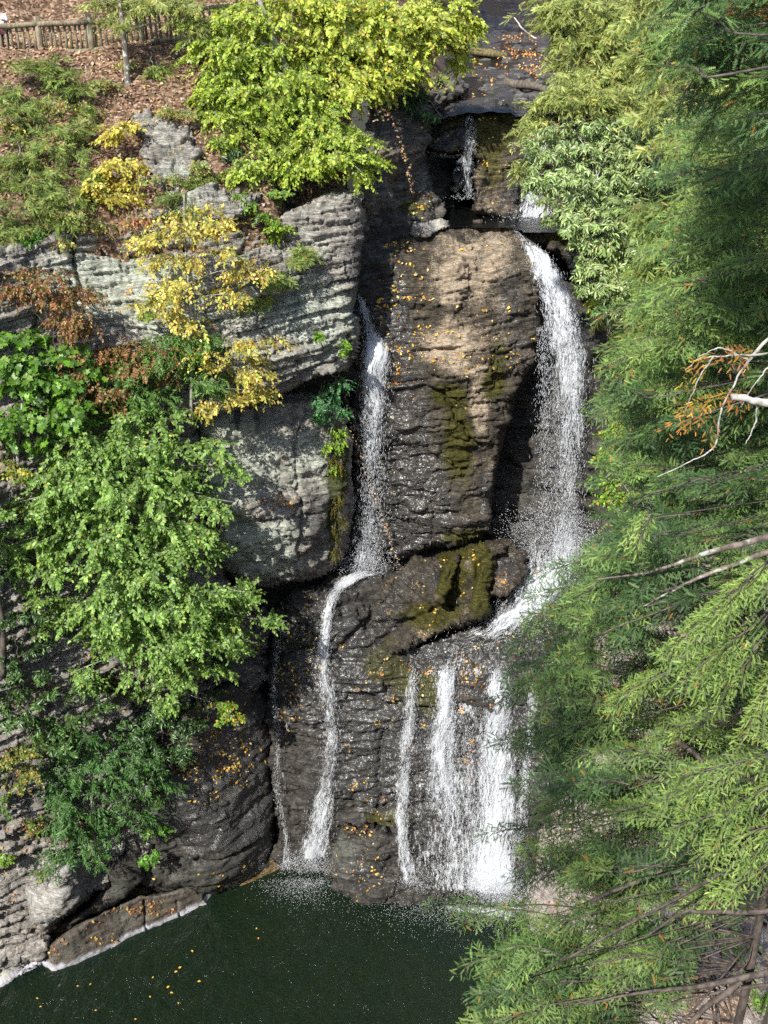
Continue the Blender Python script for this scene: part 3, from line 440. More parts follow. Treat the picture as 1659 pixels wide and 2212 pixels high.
sheet('creek_water', [(1.8, 41.6), (7.2, 41.6), (8.2, 50), (11.5, 75), (11, 110), (2, 110), (3.5, 75), (2.6, 55), (2.4, 48)], water_mat('shallow_creek_water', (.45, .36, .24), .35, (5, .10), (.014, .012, .008)), lambda X, Y: 26.62+.017*(Y-41.3), .5)
# ------------------------------------------------------------------ falling water: torn veils + strings of drops
def veil_mat(name, thr=.5):
    m, nt = newmat(name); g = NT(nt); uv = g.n('ShaderNodeUVMap').outputs[0]
    a = g.noise(g.map(uv, (16., 1.1, 1)), 1.0, 6, .62, .25); b = g.noise(g.map(uv, (42., 4.2, 1)), 1.0, 5, .6, .4); c = g.noise(g.map(uv, (5., .7, 1)), 1.0, 3, .5)
    e = g.noise(g.map(uv, (90., 16., 1)), 1.0, 4, .6)
    v = g.m('ADD', g.m('MULTIPLY', a, .42), g.m('ADD', g.m('MULTIPLY', b, .52), g.m('ADD', g.m('MULTIPLY', e, .42), g.m('MULTIPLY', c, .30))))
    v = g.m('ADD', v, g.m('MULTIPLY', g.m('SUBTRACT', g.attr('dens'), .5), .62))
    al = g.m('MULTIPLY', g.rng(v, thr+.0, thr+.17), g.rng(g.attr('dens'), .0, .25))
    al = g.m('MULTIPLY', al, .84)
    d = g.n('ShaderNodeBsdfDiffuse', {'Color': (.84, .88, .93, 1)}); t = g.n('ShaderNodeBsdfTranslucent', {'Color': (.88, .92, .98, 1)}); gl = g.n('ShaderNodeBsdfGlossy', {'Color': (1, 1, 1, 1), 'Roughness': .25})
    s = g.n('ShaderNodeMixShader', {0: .35, 1: d.outputs[0], 2: t.outputs[0]}); s = g.n('ShaderNodeMixShader', {0: .06, 1: s.outputs[0], 2: gl.outputs[0]})
    g.out(g.n('ShaderNodeMixShader', {0: al, 1: g.n('ShaderNodeBsdfTransparent').outputs[0], 2: s.outputs[0]}).outputs[0]); return m
M_veil = veil_mat('white_water_veil', .84)
def drop_mat():
    m, nt = newmat('white_water_drops'); g = NT(nt)
    d = g.n('ShaderNodeBsdfDiffuse', {'Color': (.88, .91, .95, 1)}); t = g.n('ShaderNodeBsdfTranslucent', {'Color': (.9, .93, .98, 1)})
    s = g.n('ShaderNodeMixShader', {0: .45, 1: d.outputs[0], 2: t.outputs[0]}); gl = g.n('ShaderNodeBsdfGlossy', {'Color': (1, 1, 1, 1), 'Roughness': .15})
    g.out(g.n('ShaderNodeMixShader', {0: .12, 1: s.outputs[0], 2: gl.outputs[0]}).outputs[0]); return m
M_drop = drop_mat()
OCT = np.array([[1, 0, 0], [-1, 0, 0], [0, 1, 0], [0, -1, 0], [0, 0, 1], [0, 0, -1]], float)
OCTF = np.array([[0, 2, 4], [2, 1, 4], [1, 3, 4], [3, 0, 4], [2, 0, 5], [1, 2, 5], [3, 1, 5], [0, 3, 5]])
def drops(pos, d, L, w):
    n = nrm(np.cross(d, np.random.default_rng(len(pos)).normal(size=d.shape)))
    return inst(OCT, OCTF, frame(d, n), pos, np.stack([L, w, w], -1))
def fall(label, path, nd=3000, seed=1, dens=.6, group=None, spread=.30, dL=(.05, .22), dw=(.003, .0075), layers=2, out=.12, foam=(), sub='veil'):
    """path: (px, py, Y, width px, density 0..1)"""
    r = np.random.default_rng(seed); q = curve(np.array(path, float), 140)
    ctr = P(q[:, 0], q[:, 1], q[:, 2]); wid = q[:, 3]/np.array([ppm(a, b, c) for a, b, c in q[:, :3]]); dn = np.clip(q[:, 4], 0, 1)
    seg = np.r_[0, np.cumsum(np.linalg.norm(np.diff(ctr, axis=0), axis=1))]
    t = thing('waterfall', label, 'waterfall', ctr[-1], group)
    ch = []; uvs = []; da = []; K = 15
    for l in range(layers):
        u = np.linspace(-.5, .5, K); X = ctr[:, None, 0] + wid[:, None]*u[None]
        b = out*(1-(2*u)**2)[None]*np.minimum(wid, 1.2)[:, None] + .16*l
        V = np.stack([X, ctr[:, None, 1]-b, np.repeat(ctr[:, None, 2], K, 1)], -1)
        w1 = fbm(V*np.array([2.4, 2.4, .7]), 1, 4, seed+l); V[..., 1] -= .10*w1; V[..., 0] += .06*fbm(V*np.array([1, 1, 2.]), 1.2, 3, seed+20+l)
        n = len(q); ii = (np.arange(n-1)[:, None]*K+np.arange(K-1)[None]).ravel(); Fq = np.stack([ii, ii+1, ii+K+1, ii+K], -1)
        ch.append((V.reshape(-1, 3), Fq, None)); uvs.append(np.stack([np.broadcast_to((u[None]+.5)*np.clip(wid[:, None], .25, 3)*.55 + seed*.37+l*3.1, X.shape), np.broadcast_to(seg[:, None]+l*7.7+seed, X.shape)], -1).reshape(-1, 2))
        e = np.clip((1-(2*np.abs(u))**2.2), 0, 1)[None]**.5; fd = np.minimum(1, np.minimum(np.arange(n)/5., (n-1-np.arange(n))/5.))[:, None]
        da.append((e*dn[:, None]*fd).ravel())
    mk(sub, ch, M_veil, t, ctr[-1], smooth=True, attrs=dict(dens=np.concatenate(da)), uv=np.concatenate(uvs))
    # drops
    nd = int(nd*.30)
    pr = wid**.5*(dn+.15)*np.gradient(seg); pr /= pr.sum(); i = r.choice(len(q), nd, p=pr); k = np.clip(i+1, 0, len(q)-1)
    uu = np.where(r.random(nd) < .93, r.normal(0, spread*.68, nd), r.uniform(-.6, .6, nd)); fr = r.random(nd)
    po = ctr[i]+(ctr[k]-ctr[i])*fr[:, None]; po[:, 0] += uu*wid[i]; po[:, 1] -= out*.5+.12*np.abs(r.normal(size=nd)) + .05
    d = nrm(ctr[k]-ctr[np.clip(i-1, 0, 999)] + np.array([0, 0, -.25]) + .12*r.normal(size=(nd, 3)))
    if nd < 110: return t
    L = r.uniform(*dL, nd)*(.4+r.random(nd)); w = r.uniform(*dw, nd); ch = [drops(po, d, L*.5, w)]
    for (px, py, Y, rx, rz, n) in foam:                       # splash where it lands
        c = P(px, py, Y); n = int(n*.45); a = r.normal(size=(n, 3)); a[:, 2] = np.abs(a[:, 2]); f = np.array([rx, rx*.7, rz]); pp = c + a*f*.6
        dd = nrm(a*np.array([.5, .5, 1])+.3*r.normal(size=(n, 3))); ch.append(drops(pp, dd, r.uniform(.010, .05, n), r.uniform(.004, .010, n)))
    mk('spray', ch, M_drop, t, ctr[-1]); return t
def foam_sheet(label, pts, z, dens, seed=1):
    """churned white water lying on a pool"""
    p = np.asarray(pts, float); p3 = PZ(p[:, 0], p[:, 1], z)[:, :2]; st = .10; x0, y0 = p3.min(0); x1, y1 = p3.max(0)
    X, Y = np.meshgrid(np.arange(x0, x1, st), np.arange(y0, y1, st)); d = polydist(X, Y, p3); q = d > 0; H, W = X.shape
    Z = z + .02 + .07*np.clip(fbm(np.stack([X, Y, 0*X], -1), 2.2, 3, seed), -1, 1)*ss(0, .6, d)+.03*ss(0, .5, d)
    k = q[:-1, :-1] & q[1:, :-1] & q[:-1, 1:] & q[1:, 1:]; ii = (np.arange(H-1)[:, None]*W+np.arange(W-1)[None])[k]; Fq = np.stack([ii, ii+1, ii+W+1, ii+W], -1)
    V = np.stack([X, Y, Z], -1).reshape(-1, 3)
    o = mk('foam', [(V, Fq, None)], M_veil, attrs=dict(dens=(dens*ss(0, .9, d)).ravel()), uv=np.stack([X*.12+seed, Y*2.6], -1).reshape(-1, 2), smooth=True)
    return tag(o, label, 'foam', kind='stuff')
fall('narrow left fall dropping beside the layered cliff onto the middle ledge', [(772, 628, 36.0, 8, .5), (786, 665, 35.9, 24, .62), (800, 715, 35.8, 34, .62), (812, 745, 35.3, 58, .8), (812, 790, 35.0, 76, .72), (806, 860, 34.8, 72, .62), (804, 960, 34.5, 72, .52), (802, 1060, 34.3, 76, .46), (798, 1150, 34.2, 80, .50), (790, 1225, 34.1, 90, .62)], 16000, 2, foam=[(790, 1228, 34.0, .8, .45, 2600)])
fall('white water streaming off the middle ledge down the left of the lower face', [(820, 1232, 34.2, 40, .5), (775, 1238, 34.1, 60, .75), (735, 1262, 33.6, 44, .65), (715, 1300, 32.5, 34, .62), (702, 1370, 32.0, 34, .7), (700, 1450, 31.7, 48, .60), (712, 1530, 31.3, 46, .54), (716, 1600, 31.0, 52, .56), (706, 1680, 30.8, 50, .54), (696, 1740, 30.6, 66, .64), (686, 1800, 30.4, 74, .66), (678, 1868, 30.2, 70, .8)], 9000, 3, out=.06, foam=[(675, 1872, 30.1, .9, .35, 3000)])
fall('thin water ribbon furthest left on the dark lower face', [(612, 1335, 33.0, 10, .2), (600, 1400, 32.4, 18, .50), (592, 1480, 32.0, 16, .52), (598, 1560, 31.7, 16, .5), (600, 1640, 31.4, 16, .52), (598, 1700, 31.1, 22, .5), (612, 1770, 30.9, 16, .5), (620, 1830, 30.7, 18, .56), (622, 1872, 30.4, 22, .66)], 2200, 4, out=.04, layers=1, foam=[(622, 1874, 30.3, .4, .2, 700)])
fall('faint second ribbon beside the leftmost one on the lower face', [(628, 1420, 32.3, 10, .4), (626, 1500, 31.9, 12, .46), (618, 1580, 31.6, 12, .45), (612, 1660, 31.3, 14, .46), (616, 1740, 31.0, 12, .42)], 0, 5, out=.03, layers=1)
fall('tall right fall pouring from the lip and crashing behind the hemlock', [(1140, 520, 37.4, 40, .5), (1160, 545, 37.2, 56, .72), (1185, 600, 36.7, 84, .68), (1208, 660, 36.3, 100, .64), (1222, 720, 36.0, 108, .64), (1228, 780, 35.8, 108, .64), (1228, 860, 35.6, 104, .60), (1226, 950, 35.4, 100, .55), (1224, 1040, 35.2, 100, .50), (1222, 1120, 35.0, 104, .52), (1218, 1200, 34.7, 116, .62), (1200, 1250, 34.2, 130, .74)], 24000, 6, spread=.26, foam=[(1215, 1190, 34.5, 1.5, .9, 7000), (1180, 1150, 34.8, 1.6, .7, 3500)])
fall('wide thin curtain of water stepping down the whole lower face', [(1010, 1392, 32.3, 250, .35), (1010, 1425, 31.75, 280, .50), (1008, 1480, 31.25, 290, .54), (1005, 1560, 30.9, 295, .53), (1005, 1640, 30.6, 290, .54), (1003, 1720, 30.2, 285, .57), (1000, 1800, 29.7, 285, .59), (1000, 1880, 29.2, 290, .60), (1005, 1930, 28.85, 290, .66)], 5000, 61, out=.05, layers=1, spread=.45)
fall('thin curtain of drops left of the tall right fall in front of the cave', [(1166, 700, 36.2, 20, .35), (1176, 800, 35.8, 34, .40), (1176, 900, 35.6, 40, .34), (1176, 1000, 35.4, 44, .28), (1176, 1110, 35.2, 48, .24)], 5000, 7, layers=1, spread=.4)
fall('sheet of white water spreading over the rock at the foot of the tall fall', [(1185, 1150, 34.8, 160, .45), (1170, 1205, 34.3, 230, .58), (1160, 1255, 33.6, 240, .58), (1140, 1300, 33.0, 210, .60), (1110, 1340, 32.5, 210, .58), (1070, 1372, 32.15, 220, .52), (1030, 1400, 31.95, 250, .42)], 3000, 62, out=.03, layers=1, spread=.4)
fall('short broken cascade stepping down to the lower shelf on the right', [(1215, 1205, 34.6, 110, .6), (1180, 1250, 34.0, 130, .66), (1150, 1300, 33.4, 110, .72), (1110, 1330, 32.9, 100, .74), (1080, 1352, 32.6, 70, .6), (1060, 1372, 32.4, 50, .45)], 7000, 8, out=.05, foam=[(1110, 1335, 32.8, .9, .2, 2600), (1220, 1260, 34.0, .8, .4, 1800)])
lows = [('slim white strand, leftmost of the lower falls right of the boulder', [(893, 1430, 31.7, 30, .36), (890, 1480, 31.3, 34, .55), (884, 1560, 31.0, 44, .6), (874, 1640, 30.7, 38, .55), (870, 1720, 30.4, 48, .6), (868, 1800, 29.9, 34, .64), (878, 1860, 29.5, 44, .62), (895, 1905, 29.2, 60, .6)], 6000),
        ('broad white strand in the middle of the lower falls', [(965, 1425, 31.7, 50, .42), (964, 1470, 31.3, 52, .74), (962, 1540, 31.0, 54, .66), (956, 1600, 30.8, 84, .66), (955, 1660, 30.6, 88, .62), (962, 1710, 30.4, 110, .60), (975, 1760, 30.1, 90, .48), (985, 1830, 29.7, 100, .4), (985, 1890, 29.3, 110, .5)], 9500),
        ('thin veil between the middle and right strands of the lower falls', [(1012, 1560, 30.9, 30, .24), (1010, 1640, 30.6, 40, .34), (1012, 1720, 30.3, 50, .40), (1020, 1800, 29.8, 60, .40), (1020, 1880, 29.3, 70, .5)], 3000),
        ('widest white strand of the lower falls, partly behind hemlock sprays', [(1075, 1430, 31.7, 66, .46), (1075, 1480, 31.3, 76, .68), (1072, 1560, 31.0, 88, .70), (1074, 1640, 30.6, 106, .70), (1074, 1720, 30.2, 110, .72), (1070, 1800, 29.7, 116, .74), (1062, 1870, 29.3, 124, .80), (1060, 1930, 28.9, 130, .9)], 16000),
        ('right edge strand of the lower falls showing through hemlock twigs', [(1150, 1440, 31.8, 30, .4), (1148, 1520, 31.3, 36, .62), (1140, 1620, 30.8, 36, .6), (1128, 1740, 30.2, 34, .56), (1118, 1850, 29.4, 30, .5)], 4000)]
for k, (lb, pa, n) in enumerate(lows):
    fall(lb, pa, n, 20+k, group='white strands of the lower falls', out=.07, foam=([(900, 1905, 29.1, .7, .3, 2000)] if k == 0 else [(1065, 1925, 28.7, 1.2, .55, 7500), (1090, 1950, 28.4, .7, .3, 3000)] if k == 3 else [(985, 1890, 29.2, 1.1, .4, 2600)] if k == 1 else ()))
fall('thin dribbling fall over the mossy upper shelf into the plunge hole', [(1014, 246, 41.0, 14, .42), (1016, 280, 40.4, 34, .50), (1012, 315, 39.9, 40, .52), (1008, 345, 39.8, 34, .54), (1010, 385, 39.7, 32, .50), (1012, 425, 39.6, 36, .54)], 420, 31, out=.04, foam=[(1005, 428, 39.7, .5, .08, 220)])
fall('dark water with white riffles sliding to the lip of the tall fall', [(1030, 480, 38.3, 40, .25), (1080, 488, 38.0, 50, .42), (1120, 500, 37.8, 44, .5), (1146, 524, 37.4, 40, .55)], 0, 34, out=.0, layers=1)
fall('small bright upper fall half hidden by rhododendron leaves', [(1190, 268, 41.2, 70, .5), (1170, 300, 40.8, 76, .56), (1150, 350, 40.5, 66, .56), (1146, 400, 40.3, 64, .58), (1150, 440, 40.0, 84, .62), (1153, 470, 39.7, 108, .68)], 3000, 32, out=.06, foam=[(1155, 473, 39.5, 1.0, .25, 3000)])
fall('low white riffle far up the creek', [(1050, 72, 59.5, 100, .35), (1058, 78, 58.5, 120, .40)], 0, 33, out=.0, layers=1)
foam_sheet('white churned water where the lower falls hit the pool', [(890, 1928), (960, 1938), (1060, 1935), (1140, 1940), (1170, 1985), (1100, 2015), (1010, 2000), (940, 1985)], 0.0, .84, 2)
foam_sheet('foam under the left strand of the lower falls', [(592, 1888), (640, 1880), (712, 1884), (740, 1912), (700, 1940), (612, 1930)], 0.0, .74, 3)
foam_sheet('foam at the foot of the small upper fall', [(1090, 468), (1140, 462), (1200, 466), (1215, 480), (1150, 490), (1095, 484)], 23.44, .60, 4)
foam_sheet('foam in the dark plunge hole of the upper shelf', [(960, 432), (1000, 425), (1030, 430), (1025, 442), (980, 444)], 23.44, .5, 5)
# loose drops thrown over the pool
r = np.random.default_rng(5); n = 5200; c = PZ(np.r_[r.normal(650, 45, 1600), r.normal(1010, 110, 3600)], np.r_[1900+np.abs(r.normal(0, 26, 1600)), 1945+np.abs(r.normal(0, 32, 3600))], .02); c[:, 2] = np.abs(r.normal(0, .08, n))+.01
tag(mk('pool_spray', [drops(c, nrm(r.normal(size=(n, 3))), r.uniform(.006, .022, n), r.uniform(.005, .012, n))], M_drop), 'fine white drops sprinkled over the pool before the falls', 'spray', kind='stuff')
# ------------------------------------------------------------------ fallen leaves, stones, logs, fences, person
LT = np.array([[0, 0, 0], [.35, .30, .05], [.72, .22, .04], [1, 0, -.06], [.72, -.22, .04], [.35, -.30, .05], [.5, 0, -.02]]) - np.array([.5, 0, 0])
LF = np.array([[0, 1, 6], [1, 2, 6], [2, 3, 6], [3, 4, 6], [4, 5, 6], [5, 0, 6]])
M_leaf = leaf_mat('dead_leaf', .2, .6)
r = np.random.default_rng(99)
pals = {1: [(.78, .50, .07), (.85, .62, .13), (.74, .40, .06), (.85, .70, .28), (.58, .33, .08)], 2: [(.68, .30, .07), (.75, .40, .10), (.52, .20, .06), (.80, .52, .16)], 3: [(.45, .20, .08), (.55, .28, .12), (.30, .12, .05), (.60, .36, .18), (.62, .42, .12)]}
ch = []
for (p, n, kind) in LEAVES:
    if len(p) == 0: continue
    k = len(p); nn = nrm(n + .22*r.normal(size=n.shape)); d = nrm(np.cross(nn, r.normal(size=n.shape)))
    col = np.array(pals[kind])[r.integers(0, len(pals[kind]), k)]*r.uniform(.45, 1.1, (k, 1))
    ch.append(inst(LT, LF, frame(d, nn), p+.025*n+np.array([0, -.012, .012]), .05+.095*r.random(k)**1.4, col))
tag(mk('fallen_leaves', ch, M_leaf), 'small yellow and orange leaves stuck to the wet rocks', 'fallen leaves', kind='stuff')
for (x, y, a, b, n, z) in ((1115, 82, 28, 5, 70, 27.05), (1100, 104, 40, 5, 50, 26.98), (1135, 118, 24, 8, 110, 26.95), (1160, 150, 18, 6, 60, 26.9), (1090, 150, 60, 24, 90, 26.85), (1060, 215, 50, 10, 60, 26.7)):
    q = PZ(r.normal(x, a, n), r.normal(y, b, n), z); nn = nrm(np.array([0, -.25, 1])+.4*r.normal(size=(n, 3))); d = nrm(np.cross(nn, r.normal(size=(n, 3)))); col = np.array(pals[2])[r.integers(0, 4, n)]*r.uniform(.7, 1.2, (n, 1)); ch.append(inst(LT, LF, frame(d, nn), q, r.uniform(.07, .15, n), col))
bpy.data.objects.remove(bpy.data.objects['fallen_leaves']); tag(mk('fallen_leaves', ch, M_leaf), 'small yellow and orange leaves stuck to the wet rocks', 'fallen leaves', kind='stuff')
# litter on the slope under the fence and on the right bank
n = 9000; X = r.uniform(-17, 1, n); Y = 32.5+r.random(n)**1.2*9; ok = Y > 34.2+.19*np.clip(X, -16, 0); X, Y = X[ok], Y[ok]; Z = ground_z(X, Y)+.22*fbm(np.stack([X, Y, ground_z(X, Y)], -1), .6, 5, 5)+.06
n2 = 5000; X2 = r.uniform(6, 16, n2); Y2 = r.uniform(14, 34, n2); Z2 = right_z(X2, Y2)+.15
q = np.r_[np.stack([X, Y, Z], -1), np.stack([X2, Y2, Z2], -1)]; k = len(q)
col = np.array([(.42, .22, .13), (.52, .33, .22), (.28, .15, .09), (.58, .43, .32), (.52, .40, .14)])[r.integers(0, 5, k)]*r.uniform(.5, 1.05, (k, 1)); nn = nrm(np.array([0, -.5, 1])+.45*r.normal(size=(k, 3))); d = nrm(np.cross(nn, r.normal(size=(k, 3))))
tag(mk('leaf_litter', [inst(LT, LF, frame(d, nn), q, r.uniform(.07, .15, k), col)], M_leaf), 'reddish brown leaf litter on the slope below the fence', 'leaf litter', kind='stuff')
# floating leaves
fl = [(757, 1898), (710, 1938), (701, 1946), (783, 1966), (660, 1970), (675, 1987), (305, 1885), (354, 1878), (147, 1934), (161, 1966), (376, 1981), (702, 2018), (1011, 1836), (601, 1948), (590, 1986), (1018, 1735)]
fl = [(x/1.097/1.823, (3024+y/1.097)/1.823) for x, y in [(830, 791), (777, 862), (760, 880), (860, 922), (726, 946), (741, 971), (335, 942), (390, 934), (160, 995), (175, 1031), (413, 1047), (770, 1016), (1116, 736), (660, 905), (648, 988), (1108, 693), (585, 1085)]]
for i, (x, y) in enumerate(fl):
    p = PZ(x, y, .02); a = r.uniform(0, 6.3); d = np.array([[math.cos(a), math.sin(a), .05]]); nn = np.array([[.1, .0, 1.]])
    o = mk('floating_leaf', [inst(LT, LF, frame(d, nn), p[None], np.array([.125 if i < 6 else .09]), np.array([(.72, .46, .07)])*r.uniform(.8, 1.1))], M_leaf, loc=p)
    tag(o, 'yellow leaf floating on the dark pool', 'leaf', 'yellow leaves floating on the pool')
# creek stones
ico = bpy.data.meshes.new('t'); import bmesh; bm = bmesh.new(); bmesh.ops.create_icosphere(bm, subdivisions=3, radius=1); IV = np.array([v.co[:] for v in bm.verts]); IF = np.array([[v.index for v in f.verts] for f in bm.faces]); bm.free()
M_stone = rock_mat('creek_stone', (.05, .048, .046), (.14, .135, .125), (.26, .25, .24), lich=.1, rough=.55, stain=.1)
def stone_mesh(s, sc):
    f = 1+.22*fbm(IV, 1.1, 3, s); V = IV*f[:, None]*np.array(sc); z0 = np.zeros(len(V)); return V, dict(pale=z0, moss=z0, wet=z0+.3, leafy=z0)
protos = [stone_mesh(s, (.34, .22, .12)) for s in range(6)]
for i in range(120):
    if i < 105: x, y = r.uniform(1030, 1215), r.uniform(100, 222)
    else: x, y = r.uniform(1010, 1180), r.uniform(40, 110)
    p = PZ(x, y, 26.72 if y > 110 else 26.9)
    if abs(p[0]-creek_x(p[1])) > creek_w(p[1])+.3: continue
    V, at = protos[i % 6]; s = r.uniform(.45, 1.5); a = r.uniform(0, 6.3); R = np.array([[math.cos(a), -math.sin(a), 0], [math.sin(a), math.cos(a), 0], [0, 0, 1]])
    o = mk('creek_stone', [((V*s)@R.T+p, IF, None)], M_stone, loc=p, attrs=at, smooth=True); tag(o, 'flat dark stone lying in the shallow creek above the falls', 'stone', 'stones in the creek bed')
M_log = bark_mat('weathered_log', (.06, .052, .04), (.15, .13, .10), 10); M_white = bark_mat('bleached_wood', (.38, .35, .31), (.62, .58, .52), 10)
M_moss = bark_mat('mossy_log', (.08, .07, .03), (.20, .17, .07), 10)
def log(label, pts, r0, r1, m, cat='log', wob=.05):
    q = np.array([PZ(x, y, z) for x, y, z in pts]); o = mk('driftwood_log', [tube(curve(q, 24, wob, int(pts[0][0])), r0, r1, 8, jit=.05)], m, loc=q[0], smooth=True); return tag(o, label, cat)
log('dark log lying across the creek above the upper falls', [(1092, 180, 26.85), (1140, 186, 26.85), (1188, 196, 26.8)], .20, .13, M_log)
log('mossy log with leaf drifts lying in the creek', [(1022, 112, 26.95), (1060, 116, 27.0), (1092, 120, 26.9)], .20, .16, M_moss)
log('bleached white branch reaching out from the right bank', [(1196, 161, 27.3), (1240, 164, 27.3), (1300, 157, 27.6)], .055, .09, M_white, 'branch')
log('thin bent stick leaning across the far creek', [(1110, 38, 27.9), (1128, 60, 27.5), (1150, 78, 27.1), (1172, 92, 26.9)], .03, .05, M_white, 'branch')
log('thin forked twig caught on the mossy upper shelf', [(1068, 235, 26.6), (1080, 225, 26.75), (1088, 214, 26.8)], .02, .015, M_white, 'twig', .03)
# fences
M_post = bark_mat('weathered_fence_wood', (.12, .098, .064), (.27, .225, .15), 12, (.20, .20, .15))
def picket_fence(label, posts, hp, nrail=9, seed=3, hb=.18, beam=True):
    """posts: (px of foot, py of foot, Y)"""
    rr = np.random.default_rng(seed); B = np.array([P(*p) for p in posts]); t = thing('picket_fence', label, 'fence', B[len(B)//2])
    for b in B: mk('post', [tube([b-np.array([0, 0, .5]), b+np.array([0, 0, hp+.22])], .105, .10, 10, jit=.02)], M_post, t, b, smooth=True)
    for a, b in zip(B[:-1], B[1:]):
        for h, rd in ((hb, .088), (hp, .088)):
            mk('rail', [tube(curve([a+[0, -.03, h], b+[0, -.03, h]], 8, .03, int(rr.integers(99))), rd, rd*.9, 9)], M_post, t, a, smooth=True)
        for k in range(1, nrail):
            c = a+(b-a)*k/nrail + [rr.normal()*.01, .06, 0]; l = rr.normal(0, .02)
            mk('picket', [tube([c+[0, 0, hb-.05], c+[l, 0, hp-.02+rr.normal()*.015]], .046, .042, 7)], M_post, t, c, smooth=True)
        if beam: mk('beam', [box(min(a[0], b[0]), max(a[0], b[0])-.03, 0, .14, -.16, .06)], M_post, t, (0, 0, 0)) if False else mk('beam', [tube([a+[.1, .05, -.08], b+[-.1, .05, -.08]], .13, .13, 4)], M_post, t, a)
    return t, B
ft, FB = picket_fence('rustic log picket fence along the path at the top of the left cliff', [(-28, 133, 37.3), (92, 127, 37.6), (201, 122, 38.0), (309, 106, 38.6), (412, 92, 39.4), (520, 82, 40.4), (640, 78, 41.4)], 1.02, 10, 3)
picket_fence('short distant picket fence beside the creek, behind beech leaves', [(740, 96, 46.0), (795, 93, 46.4), (850, 90, 46.8), (908, 88, 47.2)], 1.0, 9, 4)
# boardwalk behind the fence
bw = []; A = FB[0]+[0, .2, -.02]; E = FB[-1]+[0, .2, -.02]; dv = (E-A); L = np.linalg.norm(dv[:2])
for k in range(46):
    a = A+dv*k/46.; b = A+dv*(k+.9)/46.; s = np.array([-dv[1], dv[0], 0])/L*1.7
    V = np.array([a, b, b+s, a+s]); V = np.r_[V, V-[0, 0, .06]]; bw.append((V, np.array([[0, 1, 2, 3], [7, 6, 5, 4], [0, 4, 5, 1], [2, 6, 7, 3], [1, 5, 6, 2], [0, 3, 7, 4]]), None))
tag(mk('boardwalk', bw, M_post, loc=A), 'weathered plank boardwalk behind the picket fence', 'boardwalk')
# a person at the rail, mostly hidden by it
def person():
    base = P(15, 117, 38.1); t = thing('person', 'person in a pale blue shirt standing behind the left end of the picket fence', 'person', base)
    J = {'pel': (0, 0, .74), 'wst': (0, 0, .90), 'che': (0, -.02, 1.08), 'nek': (0, -.02, 1.22), 'hd0': (0, -.03, 1.30), 'hd1': (0, -.03, 1.40), 'top': (0, -.02, 1.49)}
    E_ = [('pel', 'wst'), ('wst', 'che'), ('che', 'nek'), ('nek', 'hd0'), ('hd0', 'hd1'), ('hd1', 'top')]; Rr = dict(pel=.12, wst=.105, che=.125, nek=.045, hd0=.065, hd1=.088, top=.055)
    for s, q in ((-1, 'l'), (1, 'r')):
        J.update({q+'sh': (s*.15, -.02, 1.16), q+'el': (s*.20, -.10, .98), q+'wr': (s*.12, -.26, 1.04), q+'pa': (s*.09, -.32, 1.06), q+'hi': (s*.075, 0, .70), q+'kn': (s*.085, -.02, .40), q+'an': (s*.085, .02, .07), q+'to': (s*.09, -.12, .03)})
        Rr.update({q+'sh': .055, q+'el': .038, q+'wr': .027, q+'pa': .032, q+'hi': .085, q+'kn': .055, q+'an': .038, q+'to': .035})
        E_ += [('che', q+'sh'), (q+'sh', q+'el'), (q+'el', q+'wr'), (q+'wr', q+'pa'), ('pel', q+'hi'), (q+'hi', q+'kn'), (q+'kn', q+'an'), (q+'an', q+'to')]
        for f in range(4):
            J[q+'f%d' % f] = (s*(.06+.02*f), -.37+.006*abs(f-1), 1.06); J[q+'g%d' % f] = (s*(.06+.02*f), -.395+.006*abs(f-1), 1.035); Rr[q+'f%d' % f] = .009; Rr[q+'g%d' % f] = .008; E_ += [(q+'pa', q+'f%d' % f), (q+'f%d' % f, q+'g%d' % f)]
        J[q+'th'] = (s*.05, -.31, 1.05); Rr[q+'th'] = .010; E_.append((q+'pa', q+'th'))
    J['nose'] = (0, -.122, 1.385); Rr['nose'] = .014; E_.append(('hd1', 'nose'))
    def skin(name, keys, infl, mat):
        ks = [k for k in J if k in keys]; me = bpy.data.meshes.new(name); me.from_pydata([J[k] for k in ks], [(ks.index(a), ks.index(b)) for a, b in E_ if a in keys and b in keys], [])
        o = bpy.data.objects.new(name, me); C.objects.link(o); o.parent = t; md = o.modifiers.new('s', 'SKIN'); o.modifiers.new('u', 'SUBSURF').levels = 2; o.modifiers['u'].render_levels = 2
        for v, k in zip(me.skin_vertices[0].data, ks): v.radius = (Rr[k]*infl,)*2
        me.skin_vertices[0].data[0].use_root = True; me.materials.append(mat); return o
    skin('body', set(J), 1.0, flat_mat('skin_tone', (.50, .30, .21), .55, .08))
    skin('shirt', {'pel', 'wst', 'che', 'lsh', 'rsh', 'lel', 'rel'}, 1.16, flat_mat('pale_blue_cotton', (.55, .62, .74), .85, .15, 8))
    skin('trousers', {'pel', 'lhi', 'rhi', 'lkn', 'rkn', 'lan', 'ran'}, 1.14, flat_mat('dark_red_cotton', (.09, .03, .035), .9))
    hv = IV*np.array([.098, .100, .085]); hv = hv[:, :]; k = hv[:, 1] < -.055; hv[k, 2] = np.maximum(hv[k, 2], .03)
    mk('hair', [(hv*(1+.05*fbm(IV, 3, 3, 1))[:, None]+np.array(base)+np.array([0, -.008, 1.435]), IF, None)], flat_mat('reddish_brown_hair', (.10, .035, .02), .7, .4, 60), t, base, smooth=True)
person()
